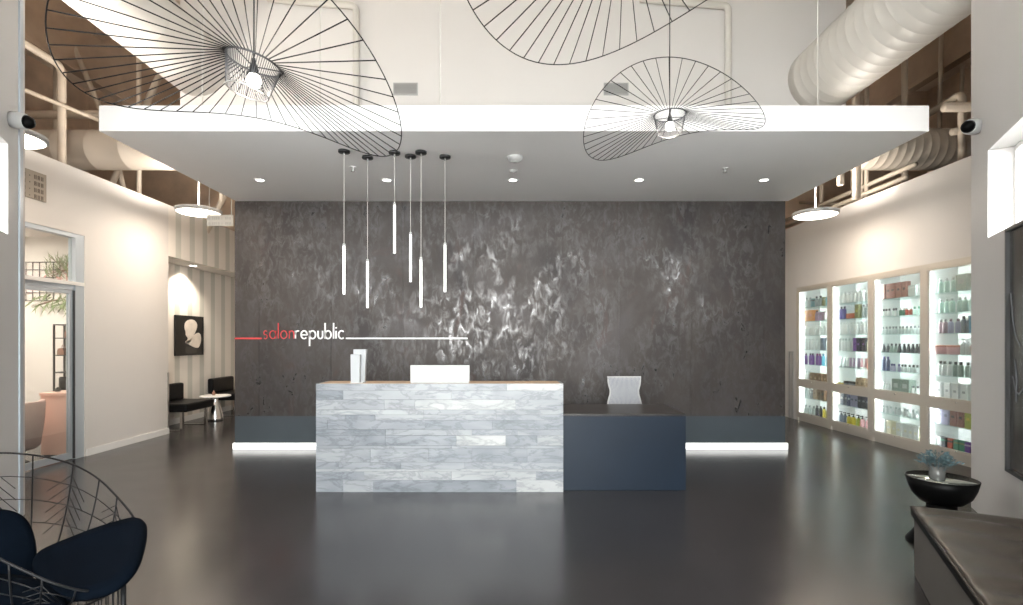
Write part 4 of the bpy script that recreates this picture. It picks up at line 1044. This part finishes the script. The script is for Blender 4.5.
tag(MB().lathe([(.045, 0), (.05, .06), (.03, .11), (.016, .12), (.016, .15)], (-6.56, SY - .1, .72 + .296), 16).build('brown_jar', M['bag']), 'brown jar on the third board of the salon shelf', 'jar')
tag(MB().box(-6.70, SY - .16, .741, -6.44, SY - .03, .90, .006).build('white_box', M['paper']), 'white box on the bottom board of the salon shelf', 'box')
tag(MB().lathe([(.06, 0), (.06, .18), (.05, .2)], (-6.78, SY - .1, .7405), 14).build('black_canister', M['black']), 'black canister at the lower left of the salon shelf', 'canister')
# pink desk and chair
t = thing('salon_desk', (-5.83, 6.75, 0), 'blush pink boxy desk behind the shopfront glass', 'desk')
local(MB().box(-.19, -.17, .02, .22, .75, .78, .004), 'desk_body', M['pink'], t); local(MB().box(-.20, -.18, .78, .225, .76, .82, .004), 'desk_top', M['pink'], t); local(MB().box(-.17, -.15, 0, .2, .73, .02), 'desk_plinth', M['dark_gap'], t)
tag(MB().lathe([(.03, 0), (.034, .03), (.02, .05), (.008, .06)], (-5.92, 6.72, .821), 14).build('small_pot', M['black']), 'tiny dark pot on the pink salon desk', 'pot')
t = thing('salon_chair', (-6.0, 6.12, 0), 'blush pink tub chair inside the salon room', 'chair')
b = MB(); pin, pout = [], []
prof = [(0.26, .18), (.30, .22), (.335, .50), (.345, .74), (.335, .76), (.29, .755), (.28, .50), (.26, .46)]
n0, rows = 28, []
for r_, z in prof:
    rows.append([b.b.verts.new((r_ * math.cos(a), r_ * math.sin(a), z)) for a in [math.radians(-235 + 290 * i / n0) for i in range(n0 + 1)]])
for r0, r1 in zip(rows, rows[1:]):
    for i in range(n0): f = b.b.faces.new((r0[i], r0[i + 1], r1[i + 1], r1[i])); f.smooth = True
for e in (0, n0): b.b.faces.new([r[e] for r in rows])
for i in range(n0): b.b.faces.new((rows[-1][i], rows[-1][i + 1], rows[0][i + 1], rows[0][i]))
local(b, 'tub_back', M['pink_fabric'], t)
local(MB().lathe([(.25, .20), (.275, .24), (.275, .40), (.25, .44), (.10, .45)], seg=32), 'seat', M['pink_fabric'], t)
local(MB().lathe([(.20, 0), (.20, .015), (.04, .03), (.03, .20)], seg=24), 'pedestal', M['black'], t)
# wall sign with floor numbers (illegible rows) and hanging sign
t = thing('directory_sign', (LX, 5.87, 3.275), 'taupe directory plaque high on the left lobby wall', 'sign')
local(MB().box(0, -.15, -.155, .012, .15, .165), 'plaque', M['sign_grey'], t)
b = MB(); r = random.Random(2)
for k in range(4):
    z = .10 - k * .075
    b.box(.012, -.135, z - .022, .014, -.115, z + .022); b.box(.012, -.066, z - .006, .014, -.056, z + .006)
    for j in range(3):
        yy = -.005 + j * .043; b.box(.012, yy, z - .024, .014, yy + .010, z + .024); b.box(.012, yy + .018, z - .024, .014, yy + .028, z + .024)
        if (k + j) % 2: b.box(.012, yy + .010, z + .014, .014, yy + .018, z + .024); b.box(.012, yy + .010, z - .004, .014, yy + .018, z + .004)
local(b, 'number_marks', M['sign_ink'], t)
t = thing('hanging_sign', (-4.03, 7.15, 3.17), 'pale grey hanging sign beside the feature wall', 'sign')
local(MB().box(-.18, -.01, -.075, .185, .01, .08), 'sign_panel', M['sign_pale'], t)
b = MB()
for z in (.03, -.045):
    for x0, x1 in ((-.16, -.125), (-.11, -.085), (-.08, -.055), (-.05, -.03), (-.02, .0), (.03, .036), (.08, .10), (.107, .127), (.134, .16)): b.box(x0, -.012, z - .018, x1, -.01, z + .022)
local(b, 'sign_marks', M['sign_ink_pale'], t)
b = MB()
for x in (-.15, .16): b.cyl((x, 0, .085), (x, 0, ROOF - 3.17), .006, seg=6)
local(b, 'hanger_rods', M['white_pipe'], t)

# seating niche
def lounge_seat(y, label):
    t = thing('lounge_seat', (LX - .16, y, 0), label, 'chair', 'black lounge seats in the striped niche')
    local(MB().box(-.26, -.40, .31, .34, .40, .45, .035), 'seat', M['black_leather'], t)
    local(MB().box(-.31, -.40, .44, -.20, .40, .74, .035), 'backrest', M['black_leather'], t)
    for yy in (-.36, .31):
        local(MB().box(-.22, yy, 0, .24, yy + .05, .012).box(.20, yy, .012, .24, yy + .05, .31).box(-.22, yy, .012, -.18, yy + .05, .31), 'leg', M['chrome'], t, 'chrome sled leg')
lounge_seat(8.78, 'black leather lounge seat nearest in the striped niche')
lounge_seat(10.45, 'black leather lounge seat furthest in the striped niche, half hidden')
t = thing('pedestal_table', (-5.45, 9.52, 0), 'small round table on a silver hourglass pedestal in the niche', 'table')
local(MB().lathe([(.13, 0), (.135, .01), (.135, .05), (.11, .18), (.07, .32), (.045, .40), (.05, .445)], seg=32), 'pedestal', M['chrome'], t)
local(MB().lathe([(.25, .445), (.26, .45), (.26, .468), (.25, .473)], seg=40), 'table_top', M['trim_white'], t)
tag(MB().lathe([(.022, 0), (.03, .02), (.028, .05), (.012, .075), (.010, .09)], (-5.47, 9.5, .4735), 14).build('small_ornament', M['olive'] if 'olive' in M else M['bag']), 'small dark ornament on the niche pedestal table', 'ornament')
# framed artwork over the near seat
t = thing('framed_artwork', (LX - .5, 9.52, 1.215), 'black square artwork with a pale figure in the striped niche', 'picture')
W, Hh = .42, .735
b = MB()
for q in ((-W, 0, -W + .02, Hh), (W - .02, 0, W, Hh), (-W + .02, 0, W - .02, .02), (-W + .02, Hh - .02, W - .02, Hh)): b.box(0, q[0], q[1], .03, q[2], q[3])
local(b, 'frame', M['black'], t)
local(MB().box(0.002, -W + .02, .02, .018, W - .02, Hh - .02), 'print_ground', M['art_black'], t)
def blob(pts, x, m, nm):
    b = MB(); P = [Vector((0, p[0], p[1])) for p in pts]
    for _ in range(2):
        Q = []
        for a, c in zip(P, P[1:] + P[:1]): Q += [a * .75 + c * .25, a * .25 + c * .75]
        P = Q
    b.poly([(x, p.y, p.z) for p in P], (.0025, 0, 0)); local(b, nm, m, t)
ax = lambda X: -W + (X - 85) / 265 * 2 * W
az = lambda Y: Hh * (500 - Y) / 390
blob([(ax(x), az(y)) for x, y in ((230, 140), (275, 155), (295, 200), (280, 250), (262, 290), (240, 315), (232, 352), (205, 385), (172, 378), (196, 350), (200, 325), (178, 300), (182, 270), (166, 228), (178, 165))], .018, M['art_pale'], 'pale_head')
blob([(ax(x), az(y)) for x, y in ((300, 270), (325, 290), (330, 350), (318, 400), (300, 432), (255, 420), (215, 395), (175, 372), (178, 355), (225, 350), (240, 310), (265, 292))], .018, M['art_pale'], 'pale_shoulder')
blob([(ax(x), az(y)) for x, y in ((175, 410), (230, 415), (290, 440), (290, 480), (180, 485))], .018, M['art_grey'], 'grey_fold')
# niche downlight
t = thing('niche_downlight', (LX - .28, 9.3, 2.85), 'recessed downlight in the striped niche ceiling', 'ceiling light')
local(MB().lathe([(.001, -.004), (.05, -.004), (.06, 0)], seg=24), 'lens', M['down'], t)
l = bpy.data.lights.new('niche_beam', 'SPOT'); l.energy = 110; l.spot_size = 2.2; l.spot_blend = .7; l.shadow_soft_size = .04; l.color = (1, .88, .72)
lo = bpy.data.objects.new('niche_beam', l); COL.objects.link(lo); lo.location = (0, 0, -.03); lo.parent = t

# ------------------------------------------------------------------ daylight through the glazing
wd = bpy.data.worlds.new('sky'); SC.world = wd; wd.use_nodes = True
bg = wd.node_tree.nodes['Background']; bg.inputs['Color'].default_value = (1, .975, .985, 1); bg.inputs['Strength'].default_value = 19.0
def portal(loc, rot, sx, sy):
    l = bpy.data.lights.new('window_portal', 'AREA'); l.shape = 'RECTANGLE'; l.size = sx; l.size_y = sy; l.cycles.is_portal = True
    o = bpy.data.objects.new('window_portal', l); COL.objects.link(o); o.location = loc; o.rotation_euler = rot
portal(((FW[0] + FW[1]) / 2, FRONTY - .16, (FW[2] + FW[3]) / 2), (-PI / 2, 0, PI), FW[1] - FW[0], FW[3] - FW[2])
for side, C, t0 in ((1, CORR, .443), (-1, CORL, .389)):
    c = C + Vector((-SU[0] * side, -SU[1])) * ((t0 + 2.3) / 2) + Vector((SU[1] * side, -SU[0])) * .24
    o = bpy.data.objects.new('window_portal', None)
    l = bpy.data.lights.new('window_portal', 'AREA'); l.shape = 'RECTANGLE'; l.size = 2.3 - t0; l.size_y = .72; l.cycles.is_portal = True
    bpy.data.objects.remove(o); o = bpy.data.objects.new('window_portal', l); COL.objects.link(o); o.location = (c.x, c.y, 2.70)
    inward = Vector((-SU[1] * side, SU[0], 0)); o.rotation_euler = inward.to_track_quat('-Z', 'Z').to_euler()

# ------------------------------------------------------------------ render look
SC.view_settings.view_transform = 'Standard'; SC.view_settings.look = 'None'; SC.view_settings.gamma = 1.0
SC.view_settings.use_curve_mapping = False; SC.view_settings.exposure = 0.32
cy = SC.cycles
cy.use_denoising = True
try: cy.denoiser = 'OPENIMAGEDENOISE'
except Exception: pass
cy.max_bounces = 10; cy.diffuse_bounces = 5; cy.glossy_bounces = 5; cy.transparent_max_bounces = 16; cy.sample_clamp_indirect = 6.0
cy.caustics_reflective = False; cy.caustics_refractive = False
